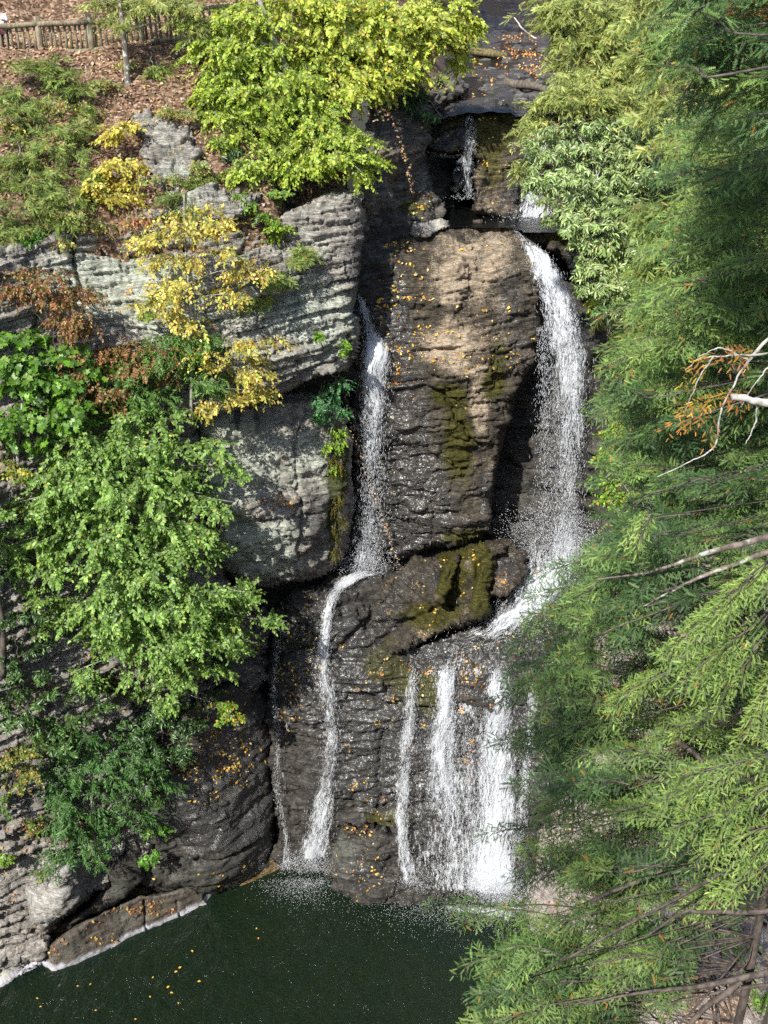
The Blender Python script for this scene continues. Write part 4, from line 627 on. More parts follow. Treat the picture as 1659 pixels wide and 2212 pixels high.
# ------------------------------------------------------------------ trees and shrubs
LV = np.array([[0, 0, 0], [.28, .28, .05], [.66, .25, .03], [1, 0, -.12], [.66, -.25, .03], [.28, -.28, .05], [.5, 0, -.03]])
LN = LV*np.array([1, .50, 1]); RH = LV*np.array([1, .52, 1.6])
MP = np.array([[0, 0, 0], [.15, .42, 0], [.45, .30, .02], [.62, .48, -.03], [.72, .18, 0], [1, 0, -.08], [.72, -.18, 0], [.62, -.48, -.03], [.45, -.30, .02], [.15, -.42, 0], [.45, 0, -.03]]); MPF = np.array([[i, i+1, 10] for i in range(9)]+[[9, 0, 10]])
def needle_twig(n, w, nw, stem=True):
    V = []; Fc = []
    for i in range(n):
        x = .06+.90*i/n; ww = w*(1-.45*abs(2*i/n-.8))
        for s in (1, -1):
            b = len(V); V += [[x, 0, 0], [x+nw, 0, .002], [x+.035+nw*.5, s*ww, -.012*(i % 3)+.012]]; Fc.append([b, b+1, b+2])
    b = len(V); V += [[0, -.008, 0], [0, .008, 0], [1, 0, 0]]; Fc.append([b, b+1, b+2]); return np.array(V), np.array(Fc)
NT1, NF1 = needle_twig(8, .165, .095); NT2, NF2 = needle_twig(8, .17, .10)
M_lf = leaf_mat('broad_leaf', .42, .42, .45); M_rh = leaf_mat('leathery_leaf', .22, .32, .55); M_nd = leaf_mat('hemlock_needle', .30, .5, .3)
B_grey = bark_mat('smooth_grey_bark', (.14, .13, .115), (.30, .285, .26), 6, (.42, .43, .40)); B_dark = bark_mat('dark_bark', (.05, .042, .035), (.13, .11, .09), 10); B_hem = bark_mat('hemlock_bark', (.045, .036, .030), (.13, .105, .09), 11); B_lich = bark_mat('lichened_hemlock_bark', (.07, .055, .045), (.19, .155, .13), 11, (.36, .38, .34)); B_dead = bark_mat('dead_grey_wood', (.26, .24, .21), (.50, .47, .43), 12)
def clump_sprays(cl, r, k, slen, leaf, ang=50, droop=.25, flat=.6, dens=1., up=None):
    """sprays of alternate leaves filling ellipsoid clumps (px, py, Y, rx px, ry px, n[, depth m])"""
    O = []; D = []; N = []; S = []; SP = []
    for c in cl:
        px, py, Y, rx, ry, n = c[:6]
        if px < 800 and 100 < py < 540: Y = min(Y, ground_Y(px, py)-.3)
        n = max(3, int(n*dens)); s = ppm(px, py, Y); C0 = P(px, py, Y); rad = np.array([rx/s, c[6] if len(c) > 6 else max(.35, .7*rx/s), ry/s/.9])
        m = max(1, int(round(n/11.))); uc = nrm(r.normal(size=(m, 3)))*(r.random((m, 1))**.38); g_ = r.integers(0, m, n); u = uc[g_]+r.normal(size=(n, 3))*np.array([.26, .26, .10]); o = C0+u*rad
        d = nrm(u*np.array([1, 1, .35])+.55*r.normal(size=(n, 3))*np.array([1, 1, .35])+np.array([0, -.25, -droop])); nn = nrm(np.array([-.12, -.30, 1.])*flat+(1-flat)*u+.28*r.normal(size=(n, 3)))
        O.append(o); D.append(d); N.append(nn); S.append(slen*r.uniform(.6, 1.2, n)); SP.append(r.random(n))
    O = np.concatenate(O); D = np.concatenate(D); N = np.concatenate(N); S = np.concatenate(S); SP = np.concatenate(SP)
    O = O-D*S[:, None]*.5; n = len(O); sd = nrm(np.cross(N, D)); t = (np.arange(k)+.5)/k; sg = np.where(np.arange(k) % 2, 1., -1.)
    pos = O[:, None]+D[:, None]*(S[:, None]*t)[..., None]; pos[..., 2] -= droop*.5*S[:, None]*t**2
    a = np.radians(ang)*(1-.75*t**3)[None]*r.uniform(.75, 1.2, (n, k)); ld = D[:, None]*np.cos(a)[..., None]+sd[:, None]*(np.sin(a)*sg)[..., None]+.28*r.normal(size=(n, k, 3)); ld[..., 2] -= droop*r.uniform(.2, 1.4, (n, k))
    ln = N[:, None]+.42*r.normal(size=(n, k, 3)); ls = leaf*(1-.35*np.abs(2*t-.9))[None]*r.uniform(.7, 1.25, (n, k))
    ends = np.stack([O, O+D*S[:, None]], 1)
    return pos.reshape(-1, 3), ld.reshape(-1, 3), ln.reshape(-1, 3), ls.ravel(), np.repeat(SP, k), ends
def ground_Y(px, py):
    Y = np.linspace(31.5, 48, 340); q = P(np.full(340, px), np.full(340, py), Y); b = np.nonzero(q[:, 2] < ground_z(q[:, 0], Y)+.1)[0]
    return Y[b[0]] if len(b) and b[0] > 0 else 99.
def pick(pal, r, n, sp=None, jit=.22):
    pal = np.array(pal, float); c = pal[:, :3]; w = pal[:, 3]/pal[:, 3].sum(); i = r.choice(len(pal), n, p=w)
    col = c[i]*np.exp(jit*r.normal(size=(n, 1)))
    if sp is not None: col *= (.72+.56*sp)[:, None]
    return col
def stems(ends, col=None, r0=.006):
    """thin three-sided spray stems"""
    a, b = ends[:, 0], ends[:, 1]; d = nrm(b-a); s = nrm(np.cross(d, [0, 0, 1.])); u = np.cross(s, d); n = len(a); V = []
    for th in (0, 2.1, 4.2): V.append(a+r0*(math.cos(th)*s+math.sin(th)*u))
    V.append(b); V = np.stack(V, 1).reshape(-1, 3); Fq = (np.arange(n)[:, None, None]*4+np.array([[0, 1, 3], [1, 2, 3], [2, 0, 3]])[None]).reshape(-1, 3); return (V, Fq, None)
def plant(name, label, cat, base, cl, pal, tmpl=(LV, LF), leaf=.12, k=14, slen=.6, ang=50, droop=.25, flat=.6, mat=None, trunk=None, bark=None, r0=.07, limbs=True, seed=1, dens=1., group=None, jit=.22, crown='crown', tk='trunk', stem_r=.006, lw=None):
    r = np.random.default_rng(seed); base = np.asarray(base, float); t = thing(name, label, cat, base, group)
    if tmpl[0] is LV: leaf *= .95; dens *= 1.08; ang = max(ang, 60)
    elif tmpl[0] is LN: dens *= 1.6
    elif tmpl[0] is NT2: dens *= (1.7 if name == 'hemlock_bush' else 2.4); leaf *= 1.1
    else: dens *= 1.4
    pos, ld, ln, ls, sp, ends = clump_sprays(cl, r, k, slen, leaf, ang, droop, flat, dens); n = len(pos)
    T, Fc = tmpl; mk(crown, [inst(T, Fc, frame(ld, ln), pos, ls, pick(pal, r, n, sp, jit))], mat or M_lf, t, base)
    ch = [stems(ends, None, stem_r)]
    tr = np.asarray(trunk if trunk is not None else [base, base+[0, 0, .5]], float); ch.append(tube(curve(tr, 24, .06, seed), r0, r0*.35, 9, jit=.04))
    if limbs:
        tc = curve(tr, 40)
        for j, c in enumerate(cl):
            e = P(*c[:3]); i = int(np.argmin(((tc-e)**2).sum(1)+ (tc[:, 2] > e[2]-.1)*.8)); a = tc[i]; m = (a+e)/2+np.array([0, 0, .12*np.linalg.norm(e-a)])
            ch.append(tube(curve([a, m, e+(e-a)*.25], 10, .05, seed+j), max(.012, r0*.36), .008, 5))
    mk(tk, ch, bark or B_grey, t, base, smooth=True); return t
G_beech = [(.42, .48, .075, 5), (.30, .40, .055, 4), (.52, .52, .10, 2.4), (.62, .48, .08, .6), (.17, .26, .035, 1.5)]
G_green = [(.19, .33, .075, 5), (.27, .41, .10, 4), (.09, .18, .04, 1.5), (.38, .40, .08, .2)]
G_yel = [(.60, .48, .10, 5), (.46, .45, .10, 4), (.32, .38, .08, 3), (.60, .36, .09, .8)]
G_rust = [(.26, .11, .055, 4), (.36, .19, .08, 3), (.20, .19, .05, 2), (.14, .19, .04, 1.5), (.42, .28, .11, 1)]
G_rh = [(.035, .085, .022, 4), (.055, .12, .03, 3), (.08, .15, .04, 1)]
G_rhs = [(.21, .30, .10, 4), (.28, .36, .13, 3), (.13, .21, .06, 2), (.36, .36, .13, .4)]
G_hemy = [(.30, .36, .10, 4), (.39, .43, .14, 3), (.16, .22, .055, 3), (.42, .36, .09, .5)]
G_hems = [(.18, .26, .06, 4), (.26, .33, .08, 3), (.10, .16, .04, 2), (.34, .26, .08, .4)]
# beeches on the rim beside the creek
plant('beech_tree', 'tall bright yellow-green beech on the rim left of the creek', 'tree', P(722, 250, 38.2),
      [(620, 30, 37.6, 110, 50, 210), (740, 40, 38, 110, 60, 240), (860, 40, 38.2, 110, 55, 230), (960, 35, 38.6, 70, 45, 120), (1005, 60, 38.8, 34, 34, 40), (700, 130, 37.4, 100, 55, 230), (820, 110, 37.6, 100, 55, 220), (930, 100, 38.2, 70, 42, 110), (985, 115, 38.6, 36, 26, 30), (760, 190, 37.0, 80, 40, 120), (850, 165, 37.4, 60, 30, 70), (900, 145, 37.9, 60, 24, 50)],
      G_beech, leaf=.165, k=16, slen=.75, droop=.40, flat=.5, trunk=[P(722, 255, 38.2), P(735, 180, 38.2), P(748, 90, 38.2), P(755, -40, 38.3), P(750, -160, 38.5)], r0=.20, seed=101)
plant('beech_tree', 'leaning beech with low leafy branches over the cliff rim', 'tree', P(668, 300, 36.8),
      [(470, 60, 37, 70, 50, 120), (540, 90, 36.8, 90, 60, 200), (480, 150, 36.4, 80, 50, 150), (590, 170, 36.4, 100, 55, 220), (460, 220, 36.0, 55, 45, 90), (540, 240, 36.0, 90, 50, 190), (640, 240, 36.0, 80, 45, 150), (480, 290, 35.6, 60, 40, 90), (580, 310, 35.5, 90, 40, 150), (680, 330, 35.0, 80, 36, 130), (770, 320, 35.2, 60, 34, 90), (720, 285, 35.6, 80, 24, 80), (640, 370, 34.8, 70, 26, 70), (760, 360, 34.8, 60, 24, 50), (540, 370, 35, 50, 26, 50)],
      [(.31, .42, .06, 5), (.40, .48, .075, 4), (.19, .30, .04, 3), (.50, .46, .07, .5)], leaf=.155, k=16, slen=.7, droop=.38, flat=.5, trunk=[P(668, 305, 36.8), P(640, 230, 36.6), P(600, 120, 36.7), P(560, 0, 37), P(540, -80, 37.2)], r0=.16, seed=102)
plant('hemlock_sapling', 'slender hemlock with lichen-spotted trunk in front of the fence', 'tree', P(279, 214, 36.5),
      [(310, 2, 36.6, 90, 20, 30), (220, 2, 36.6, 50, 18, 16), (390, 18, 36.6, 50, 20, 20), (280, -110, 36.7, 120, 60, 60), (200, -230, 36.8, 160, 70, 80), (350, -260, 36.8, 150, 70, 80), (270, -400, 36.8, 130, 80, 80), (255, 45, 36.6, 30, 14, 12), (400, 60, 36.8, 50, 20, 20)], G_hemy, tmpl=(NT2, NF2), leaf=.24, k=14, slen=.75, ang=48, droop=.25, flat=.85, mat=M_nd, trunk=[P(279, 216, 36.5), P(274, 150, 36.5), P(266, 70, 36.5), P(258, 0, 36.5), P(248, -200, 36.6), P(240, -480, 36.8)], bark=bark_mat('lichen_spotted_bark', (.10, .085, .07), (.24, .21, .18), 9, (.55, .55, .50)), r0=.11, seed=103)  # clumps above the view added to shade the hillside behind the fence
hs = [('feathery hemlock sapling at the left edge below the fence', P(40, 280, 36), [(40, 190, 36.6, 60, 46, 44), (20, 250, 36, 60, 40, 40)]),
      ('low hemlock clump right under the fence rail', P(165, 260, 36.4), [(140, 170, 36.8, 60, 30, 36), (185, 210, 36.4, 50, 30, 30), (110, 140, 37, 40, 24, 20)]),
      ('loose hemlock bush in the leaf litter above the yellow shrub', P(150, 400, 35), [(110, 320, 35.4, 90, 50, 70), (190, 300, 35.5, 50, 40, 26), (60, 370, 34.9, 70, 40, 50)]),
      ('wide hemlock bush hanging over the left cliff rim', P(90, 520, 33.2), [(60, 430, 34.0, 90, 50, 80), (150, 440, 34.0, 60, 44, 46), (40, 500, 33.4, 60, 30, 34), (190, 380, 34.4, 50, 30, 22)]),
      ('small hemlock seedling right of the slender trunk', P(345, 165, 37), [(340, 150, 37, 40, 24, 20)]),
      ('small hemlock growing from the cliff face beside the yellow leaves', P(610, 640, 32.6), [(590, 590, 32.8, 50, 26, 26), (630, 560, 33.0, 40, 26, 22), (560, 640, 32.6, 40, 20, 16)]),
      ('sparse hemlock sapling above the bedding ledge', P(400, 490, 33), [(400, 440, 33.5, 60, 24, 22), (440, 385, 34, 50, 20, 16)])]
for i, (lb, b, cl) in enumerate(hs): plant('hemlock_bush', lb, 'bush', b, cl, G_hems if i else G_hems, tmpl=(NT2, NF2), leaf=.22, k=14, slen=.6, ang=48, droop=.2, flat=.8, mat=M_nd, r0=.03, bark=B_hem, seed=110+i, trunk=[b, b+[0, .1, .5], P(*cl[0][:3])])
plant('yellow_shrub', 'bright yellow leafy shrub on the rock slabs above the cliff', 'shrub', P(250, 470, 33.6), [(265, 310, 34.4, 50, 40, 44), (240, 370, 34.0, 60, 40, 56), (210, 420, 33.7, 50, 36, 44), (280, 420, 33.8, 40, 34, 30), (290, 350, 34.2, 40, 24, 20)], [(.62, .50, .09, 5), (.50, .47, .10, 4), (.36, .40, .08, 3)], leaf=.16, k=11, slen=.6, droop=.35, flat=.5, trunk=[P(250, 470, 33.6), P(255, 380, 34), P(268, 290, 34.4)], r0=.03, seed=121)
plant('autumn_sapling', 'thin straight sapling with sparse yellow leaves before the layered cliff', 'tree', P(414, 915, 30.8),
      [(400, 470, 31.2, 110, 28, 36), (330, 520, 31.2, 80, 18, 16), (470, 500, 31.2, 60, 16, 14), (390, 570, 31.1, 80, 20, 24), (350, 620, 31.1, 100, 22, 26), (560, 590, 31.3, 60, 26, 26), (490, 640, 31.2, 60, 16, 12), (400, 690, 31, 60, 20, 18), (520, 800, 30.9, 60, 26, 30), (550, 850, 30.8, 50, 20, 22), (470, 870, 30.6, 60, 20, 20), (450, 750, 31, 60, 18, 14), (540, 740, 31, 60, 22, 16), (300, 660, 31, 60, 14, 10), (480, 545, 31.2, 40, 14, 9)],
      G_yel, leaf=.145, k=12, slen=.7, droop=.35, flat=.5, dens=1.8, trunk=[P(414, 918, 30.8), P(413, 800, 30.9), P(408, 650, 31.1), P(402, 520, 31.2), P(398, 420, 31.3)], r0=.055, seed=122)
plant('bush', 'small bright green bush at the rim of the cliff edge', 'bush', P(615, 560, 33.5), [(612, 510, 33.7, 36, 24, 34), (640, 540, 33.6, 26, 16, 16)], [(.22, .36, .03, 5), (.32, .42, .05, 3)], leaf=.13, k=12, slen=.45, r0=.02, seed=123)
plant('bush', 'trailing leafy shrub hanging at the notch of the cliff rim', 'bush', P(570, 470, 33.9), [(540, 430, 34.0, 36, 20, 22), (580, 465, 33.8, 36, 22, 26), (610, 430, 34.2, 40, 20, 24)], [(.12, .25, .03, 5), (.22, .33, .04, 3), (.45, .40, .05, .5)], leaf=.13, k=12, slen=.5, r0=.02, seed=124)
plant('bush', 'dark green bush in the cleft at the left cliff rim', 'bush', P(70, 540, 33), [(75, 500, 33.1, 46, 24, 44)], [(.07, .19, .025, 5), (.12, .26, .03, 3)], leaf=.12, k=12, slen=.4, r0=.02, seed=125)
rhs = [('rhododendron', 'dark narrow-leaved rhododendron overhanging the creek bank', P(880, 280, 39.4), [(900, 190, 39.8, 46, 30, 36), (880, 230, 39.4, 50, 30, 40), (915, 255, 39.6, 26, 20, 16)], G_rh), ('rhododendron', 'shaded rhododendron thicket under the leaning beech', P(560, 390, 35), [(500, 330, 35.3, 60, 30, 30), (590, 370, 35, 60, 24, 30), (660, 300, 35.8, 60, 24, 24)], G_rh),
       ('rhododendron', 'dark rhododendron mass below the big left beech', P(330, 1660, 29), [(290, 1570, 29, 60, 40, 60), (360, 1560, 29.3, 60, 40, 60), (330, 1630, 28.9, 70, 40, 66), (400, 1600, 29.3, 40, 36, 30)], G_rh), ('rhododendron', 'rhododendron at the far left below the beech', P(60, 1560, 27.2), [(50, 1450, 27.6, 46, 30, 30), (30, 1540, 27.3, 50, 36, 36), (110, 1590, 27.3, 50, 36, 36), (80, 1500, 27.5, 30, 24, 16)], [(.06, .13, .03, 4), (.10, .19, .05, 3)])]
for i, (nm, lb, b, cl, pal) in enumerate(rhs): plant(nm, lb, 'shrub', b, cl, pal, tmpl=(RH, LF), leaf=.20, k=9, slen=.22, ang=75, droop=.45, flat=.7, mat=M_rh, r0=.035, bark=B_dark, seed=130+i)
# big beech of the left bank and its neighbours
plant('beech_tree', 'large green beech leaning out from the left bank over the pool', 'tree', P(335, 1565, 29.6),
      [(300, 925, 29.8, 110, 40, 130), (190, 960, 29.4, 90, 44, 120), (420, 985, 29.9, 80, 30, 70), (490, 1010, 30.0, 50, 14, 16), (150, 1050, 28.9, 100, 46, 150), (290, 1050, 29.0, 110, 50, 190), (410, 1065, 29.3, 60, 30, 60), (220, 1140, 28.6, 110, 44, 180), (360, 1150, 28.9, 90, 40, 120), (300, 1220, 28.5, 120, 44, 190), (430, 1200, 29.0, 50, 24, 40), (250, 1300, 28.4, 110, 44, 170), (390, 1290, 28.6, 90, 40, 130), (480, 1330, 29.1, 70, 30, 70), (560, 1345, 29.4, 40, 14, 16), (330, 1370, 28.4, 110, 40, 170), (450, 1390, 29.0, 70, 30, 70), (230, 1390, 28.5, 70, 34, 70), (330, 1450, 28.6, 90, 34, 90), (440, 1450, 29.0, 50, 24, 36), (320, 1510, 28.8, 50, 24, 30), (180, 1450, 28.5, 50, 24, 30), (510, 1390, 29.3, 40, 20, 22), (80, 1085, 28.8, 70, 30, 60), (75, 1170, 28.5, 56, 28, 44), (120, 1240, 28.4, 50, 26, 40), (465, 1085, 29.4, 60, 16, 30), (500, 1280, 29.2, 60, 20, 36), (130, 1330, 28.3, 40, 24, 24)],
      G_green, leaf=.165, k=17, slen=.7, droop=.32, flat=.55, trunk=[P(335, 1570, 29.7), P(330, 1440, 29.6), P(318, 1280, 29.6), P(305, 1100, 29.8), P(292, 930, 30.1), P(285, 850, 30.3)], r0=.13, seed=140)
plant('sapling', 'soft green sapling behind the top of the big left beech', 'tree', P(350, 950, 31), [(340, 770, 30.8, 80, 40, 70), (420, 760, 30.9, 60, 40, 50), (300, 830, 30.5, 80, 40, 70), (430, 830, 30.7, 70, 34, 60), (250, 880, 30.2, 60, 30, 40), (370, 730, 31, 40, 20, 20)], [(.10, .22, .04, 5), (.15, .28, .05, 3), (.08, .17, .03, 2)], tmpl=(LN, LF), leaf=.17, k=15, slen=.6, droop=.32, flat=.55, trunk=[P(350, 955, 31), P(352, 850, 31), P(362, 730, 31)], r0=.04, seed=141)
plant('maple_tree', 'broad-leaved maple sapling at the left edge below the rusty shrubs', 'tree', P(40, 1020, 29.2), [(60, 760, 30, 80, 36, 60), (150, 790, 30, 70, 36, 50), (50, 830, 29.6, 80, 40, 66), (150, 860, 29.6, 60, 40, 46), (40, 910, 29.4, 60, 36, 40), (110, 930, 29.4, 60, 30, 34)], [(.11, .24, .03, 5), (.17, .31, .04, 3), (.07, .16, .03, 2)], tmpl=(MP, MPF), leaf=.22, k=10, slen=.55, droop=.35, flat=.5, trunk=[P(40, 1030, 29.2), P(45, 900, 29.5), P(60, 760, 30)], r0=.05, seed=142)
plant('shrub', 'yellowing thin shrub at the far left under the maple', 'shrub', P(30, 1190, 28.6), [(30, 1010, 29, 50, 40, 30), (40, 1090, 28.8, 60, 44, 40), (90, 1050, 28.9, 40, 30, 16)], [(.28, .30, .04, 4), (.14, .22, .03, 4), (.50, .42, .06, 2)], leaf=.13, k=12, slen=.5, r0=.025, seed=143)
plant('rusty_shrub', 'rust brown dying shrub growing over the left of the layered cliff', 'shrub', P(120, 760, 30), [(70, 610, 30.4, 70, 30, 50), (140, 630, 30.5, 60, 36, 56), (150, 690, 30.3, 50, 36, 40), (30, 640, 30.2, 40, 24, 20), (190, 690, 30.4, 40, 30, 20)], G_rust, leaf=.11, k=14, slen=.45, droop=.45, flat=.4, r0=.025, bark=B_dark, seed=144, jit=.3, dens=1.6)
plant('rusty_shrub', 'wide rusty red bush on the slope under the layered cliff', 'shrub', P(270, 900, 30.4), [(200, 770, 30.4, 70, 36, 60), (290, 780, 30.6, 80, 40, 80), (370, 800, 30.9, 60, 36, 36), (240, 840, 30.2, 70, 36, 60), (160, 820, 30, 50, 30, 30)], G_rust, leaf=.11, k=14, slen=.45, droop=.4, flat=.4, r0=.025, bark=B_dark, seed=145, jit=.3, dens=1.6)
plant('leafy_tree', 'deep green compound-leaved small tree low on the left bank', 'tree', P(215, 1880, 27.6),
      [(180, 1590, 28.0, 70, 30, 46), (240, 1650, 28.0, 90, 40, 86), (130, 1660, 27.6, 60, 40, 56), (190, 1720, 27.5, 90, 40, 86), (110, 1740, 27.2, 50, 36, 40), (250, 1770, 27.7, 60, 36, 46), (150, 1800, 27.1, 70, 36, 60), (110, 1850, 26.9, 50, 24, 30), (330, 1690, 28.4, 50, 30, 30), (200, 1840, 27.2, 46, 20, 20)], [(.055, .15, .035, 5), (.085, .20, .045, 4), (.12, .26, .05, 1.5)], tmpl=(LN, LF), leaf=.16, k=16, slen=.5, droop=.4, flat=.55, trunk=[P(215, 1885, 27.6), P(205, 1780, 27.7), P(200, 1680, 27.9), P(195, 1590, 28.1)], r0=.05, seed=146)
pl = [('bright green leafy plant in the crack beside the rock hump', P(318, 1815, 28.2), [(312, 1790, 28.2, 22, 16, 16), (318, 1840, 28.1, 24, 20, 20), (345, 1800, 28.3, 30, 24, 20)], [(.10, .26, .03, 5), (.20, .38, .05, 2)]), ('pale green fern-like plant at the bottom left edge', P(15, 1870, 26.6), [(12, 1850, 26.6, 22, 22, 20)], [(.26, .38, .05, 4), (.14, .28, .04, 3)]), ('small grassy plant on the pale boulder top', P(115, 1900, 26.6), [(110, 1880, 26.6, 24, 14, 14)], [(.20, .27, .05, 4), (.28, .28, .07, 3)]), ('tuft of leaves on the litter bank left of the boulder', P(60, 1840, 26.9), [(50, 1780, 27, 40, 22, 16)], [(.14, .26, .04, 4), (.40, .24, .08, 2)]),
      ('grass tuft growing on the bedding ledge of the cliff', P(450, 890, 31.5), [(300, 680, 30.8, 40, 20, 12), (350, 640, 31, 30, 16, 10)], [(.22, .30, .06, 4)]), ('sprig of small leaves on the cliff below the rim', P(690, 720, 32.5), [(685, 715, 32.6, 14, 12, 8), (735, 735, 33, 16, 18, 12), (740, 765, 33, 12, 16, 9)], [(.14, .30, .03, 4), (.24, .38, .05, 2)])]
for i, (lb, b, cl, pal) in enumerate(pl): plant('leafy_plant', lb, 'plant', b, cl, pal, leaf=.14, k=10, slen=.35, droop=.3, flat=.45, r0=.012, limbs=False, seed=150+i, tk='stem', crown='foliage')
plant('fern_clump', 'round blue-green fern clump clinging beside the left fall', 'fern', P(715, 935, 33.2), [(722, 840, 33.4, 34, 26, 60), (708, 885, 33.2, 34, 30, 66), (735, 870, 33.4, 24, 26, 34)], [(.07, .22, .075, 5), (.10, .27, .09, 3)], leaf=.10, k=12, slen=.35, droop=.5, flat=.4, limbs=False, r0=.02, seed=160, crown='fronds', tk='stem')
plant('hanging_plant', 'bright yellow-green trailing plant below the fern clump', 'plant', P(735, 1000, 33.4), [(718, 945, 33.2, 30, 20, 30), (745, 950, 33.5, 22, 16, 14), (725, 985, 33.3, 18, 24, 14)], [(.18, .34, .03, 5), (.30, .42, .04, 3)], leaf=.10, k=12, slen=.35, droop=.8, flat=.4, limbs=False, r0=.015, seed=161, crown='foliage', tk='stem')
plant('moss_strip', 'hanging yellow-green moss strip along the edge of the undercut block', 'moss', P(730, 1200, 33.2), [(728, 1010, 33.2, 16, 30, 40, .2), (726, 1060, 33.1, 16, 30, 40, .2), (724, 1110, 33.1, 18, 30, 44, .2), (722, 1165, 33.1, 16, 30, 34, .2), (735, 1040, 33.3, 10, 50, 24, .2)], [(.16, .15, .02, 5), (.24, .20, .03, 3), (.10, .11, .02, 3)], tmpl=(LN, LF), leaf=.09, k=12, slen=.4, droop=1.3, flat=.3, limbs=False, r0=.01, seed=162, crown='foliage', tk='stem')
plant('autumn_sprig', 'small sprig with green and orange leaves over the dark lower rock', 'sprig', P(400, 1500, 29.3), [(470, 1530, 29.3, 36, 14, 20), (490, 1550, 29.3, 36, 16, 22), (505, 1522, 29.4, 24, 10, 8)], [(.16, .30, .03, 5), (.60, .36, .06, 1.5), (.28, .38, .05, 2)], leaf=.15, k=10, slen=.4, droop=.3, flat=.6, r0=.015, seed=163, trunk=[P(400, 1500, 29.4), P(440, 1512, 29.3), P(500, 1535, 29.3)], tk='stem', crown='foliage')
# right side of the creek
plant('rhododendron', 'big sunlit rhododendron half covering the small upper fall', 'shrub', P(1330, 620, 29),
      [(1250, 300, 31, 100, 40, 110), (1340, 310, 31, 90, 50, 110), (1190, 380, 30.6, 60, 34, 60), (1270, 390, 30, 100, 46, 140), (1370, 400, 30, 80, 50, 110), (1240, 460, 29.4, 60, 36, 64), (1320, 480, 29, 90, 46, 120), (1290, 560, 28.6, 60, 40, 70), (1380, 560, 28.4, 80, 50, 100), (1280, 610, 28.4, 30, 26, 22), (1160, 330, 31, 40, 18, 20), (1350, 640, 28, 70, 40, 60)], G_rhs, tmpl=(RH, LF), leaf=.20, k=9, slen=.26, ang=75, droop=.50, flat=.65, mat=M_rh, r0=.06, bark=B_dead, trunk=[P(1340, 640, 29), P(1320, 500, 29.6), P(1290, 380, 30.2)], seed=170, dens=1.25)
plant('hemlock_tree', 'sunlit yellow-green hemlock beyond the rhododendron by the creek', 'tree', P(1352, 235, 39), [(1230, 20, 38.6, 80, 30, 60), (1320, 40, 38.6, 90, 40, 90), (1270, 95, 38, 80, 34, 76), (1360, 120, 38, 80, 44, 80), (1240, 150, 37.6, 50, 26, 34), (1300, 175, 37.4, 70, 30, 56), (1380, 200, 37, 70, 40, 60), (1200, 65, 38.5, 40, 20, 20), (1420, 60, 38, 60, 60, 70)], G_hemy, tmpl=(NT2, NF2), leaf=.26, k=16, slen=.8, ang=48, droop=.35, flat=.8, mat=M_nd, trunk=[P(1352, 240, 39), P(1350, 120, 39), P(1348, -100, 39)], bark=B_hem, r0=.17, seed=171, dens=1.2)
plant('hemlock_bush', 'pale sunlit hemlock just above the small upper fall', 'bush', P(1260, 320, 33), [(1200, 210, 33.6, 50, 26, 44), (1170, 240, 33.4, 40, 22, 30), (1260, 220, 33.6, 70, 34, 70), (1180, 285, 33.2, 50, 22, 40), (1330, 240, 33.6, 70, 40, 70), (1130, 365, 32.6, 30, 16, 18)], G_hemy, tmpl=(NT2, NF2), leaf=.22, k=16, slen=.65, ang=48, droop=.3, flat=.8, mat=M_nd, bark=B_hem, r0=.05, seed=172, dens=1.2)
plant('shrub', 'yellow-green mossy shrub on the right wall beside the tall fall', 'shrub', P(1310, 760, 31), [(1300, 640, 31.6, 26, 44, 40), (1320, 700, 31.2, 30, 40, 40), (1340, 620, 31, 40, 30, 36)], [(.28, .34, .03, 5), (.20, .28, .03, 3)], leaf=.11, k=12, slen=.4, droop=.7, r0=.02, seed=173)
plant('shrub', 'bright green bush on the right bank behind the hemlock boughs', 'shrub', P(1440, 1260, 25), [(1350, 1060, 26.5, 60, 50, 70), (1400, 1150, 25.5, 70, 50, 80), (1330, 950, 27, 40, 60, 50), (1450, 1020, 25, 70, 60, 80), (1500, 800, 25, 90, 80, 110), (1600, 950, 23, 90, 90, 110), (1420, 760, 27, 60, 60, 60)], [(.18, .32, .04, 5), (.26, .38, .05, 3), (.44, .34, .06, .6)], leaf=.13, k=13, slen=.5, droop=.35, r0=.03, seed=174)
plant('shrub', 'low leafy ground shrub at the bottom right corner', 'shrub', P(1640, 2150, 17.5), [(1640, 1990, 18.5, 50, 60, 36), (1600, 2080, 18, 60, 40, 40), (1660, 2150, 17.5, 60, 60, 46)], [(.20, .36, .06, 5), (.28, .42, .08, 3)], leaf=.09, k=11, slen=.35, r0=.015, seed=175)
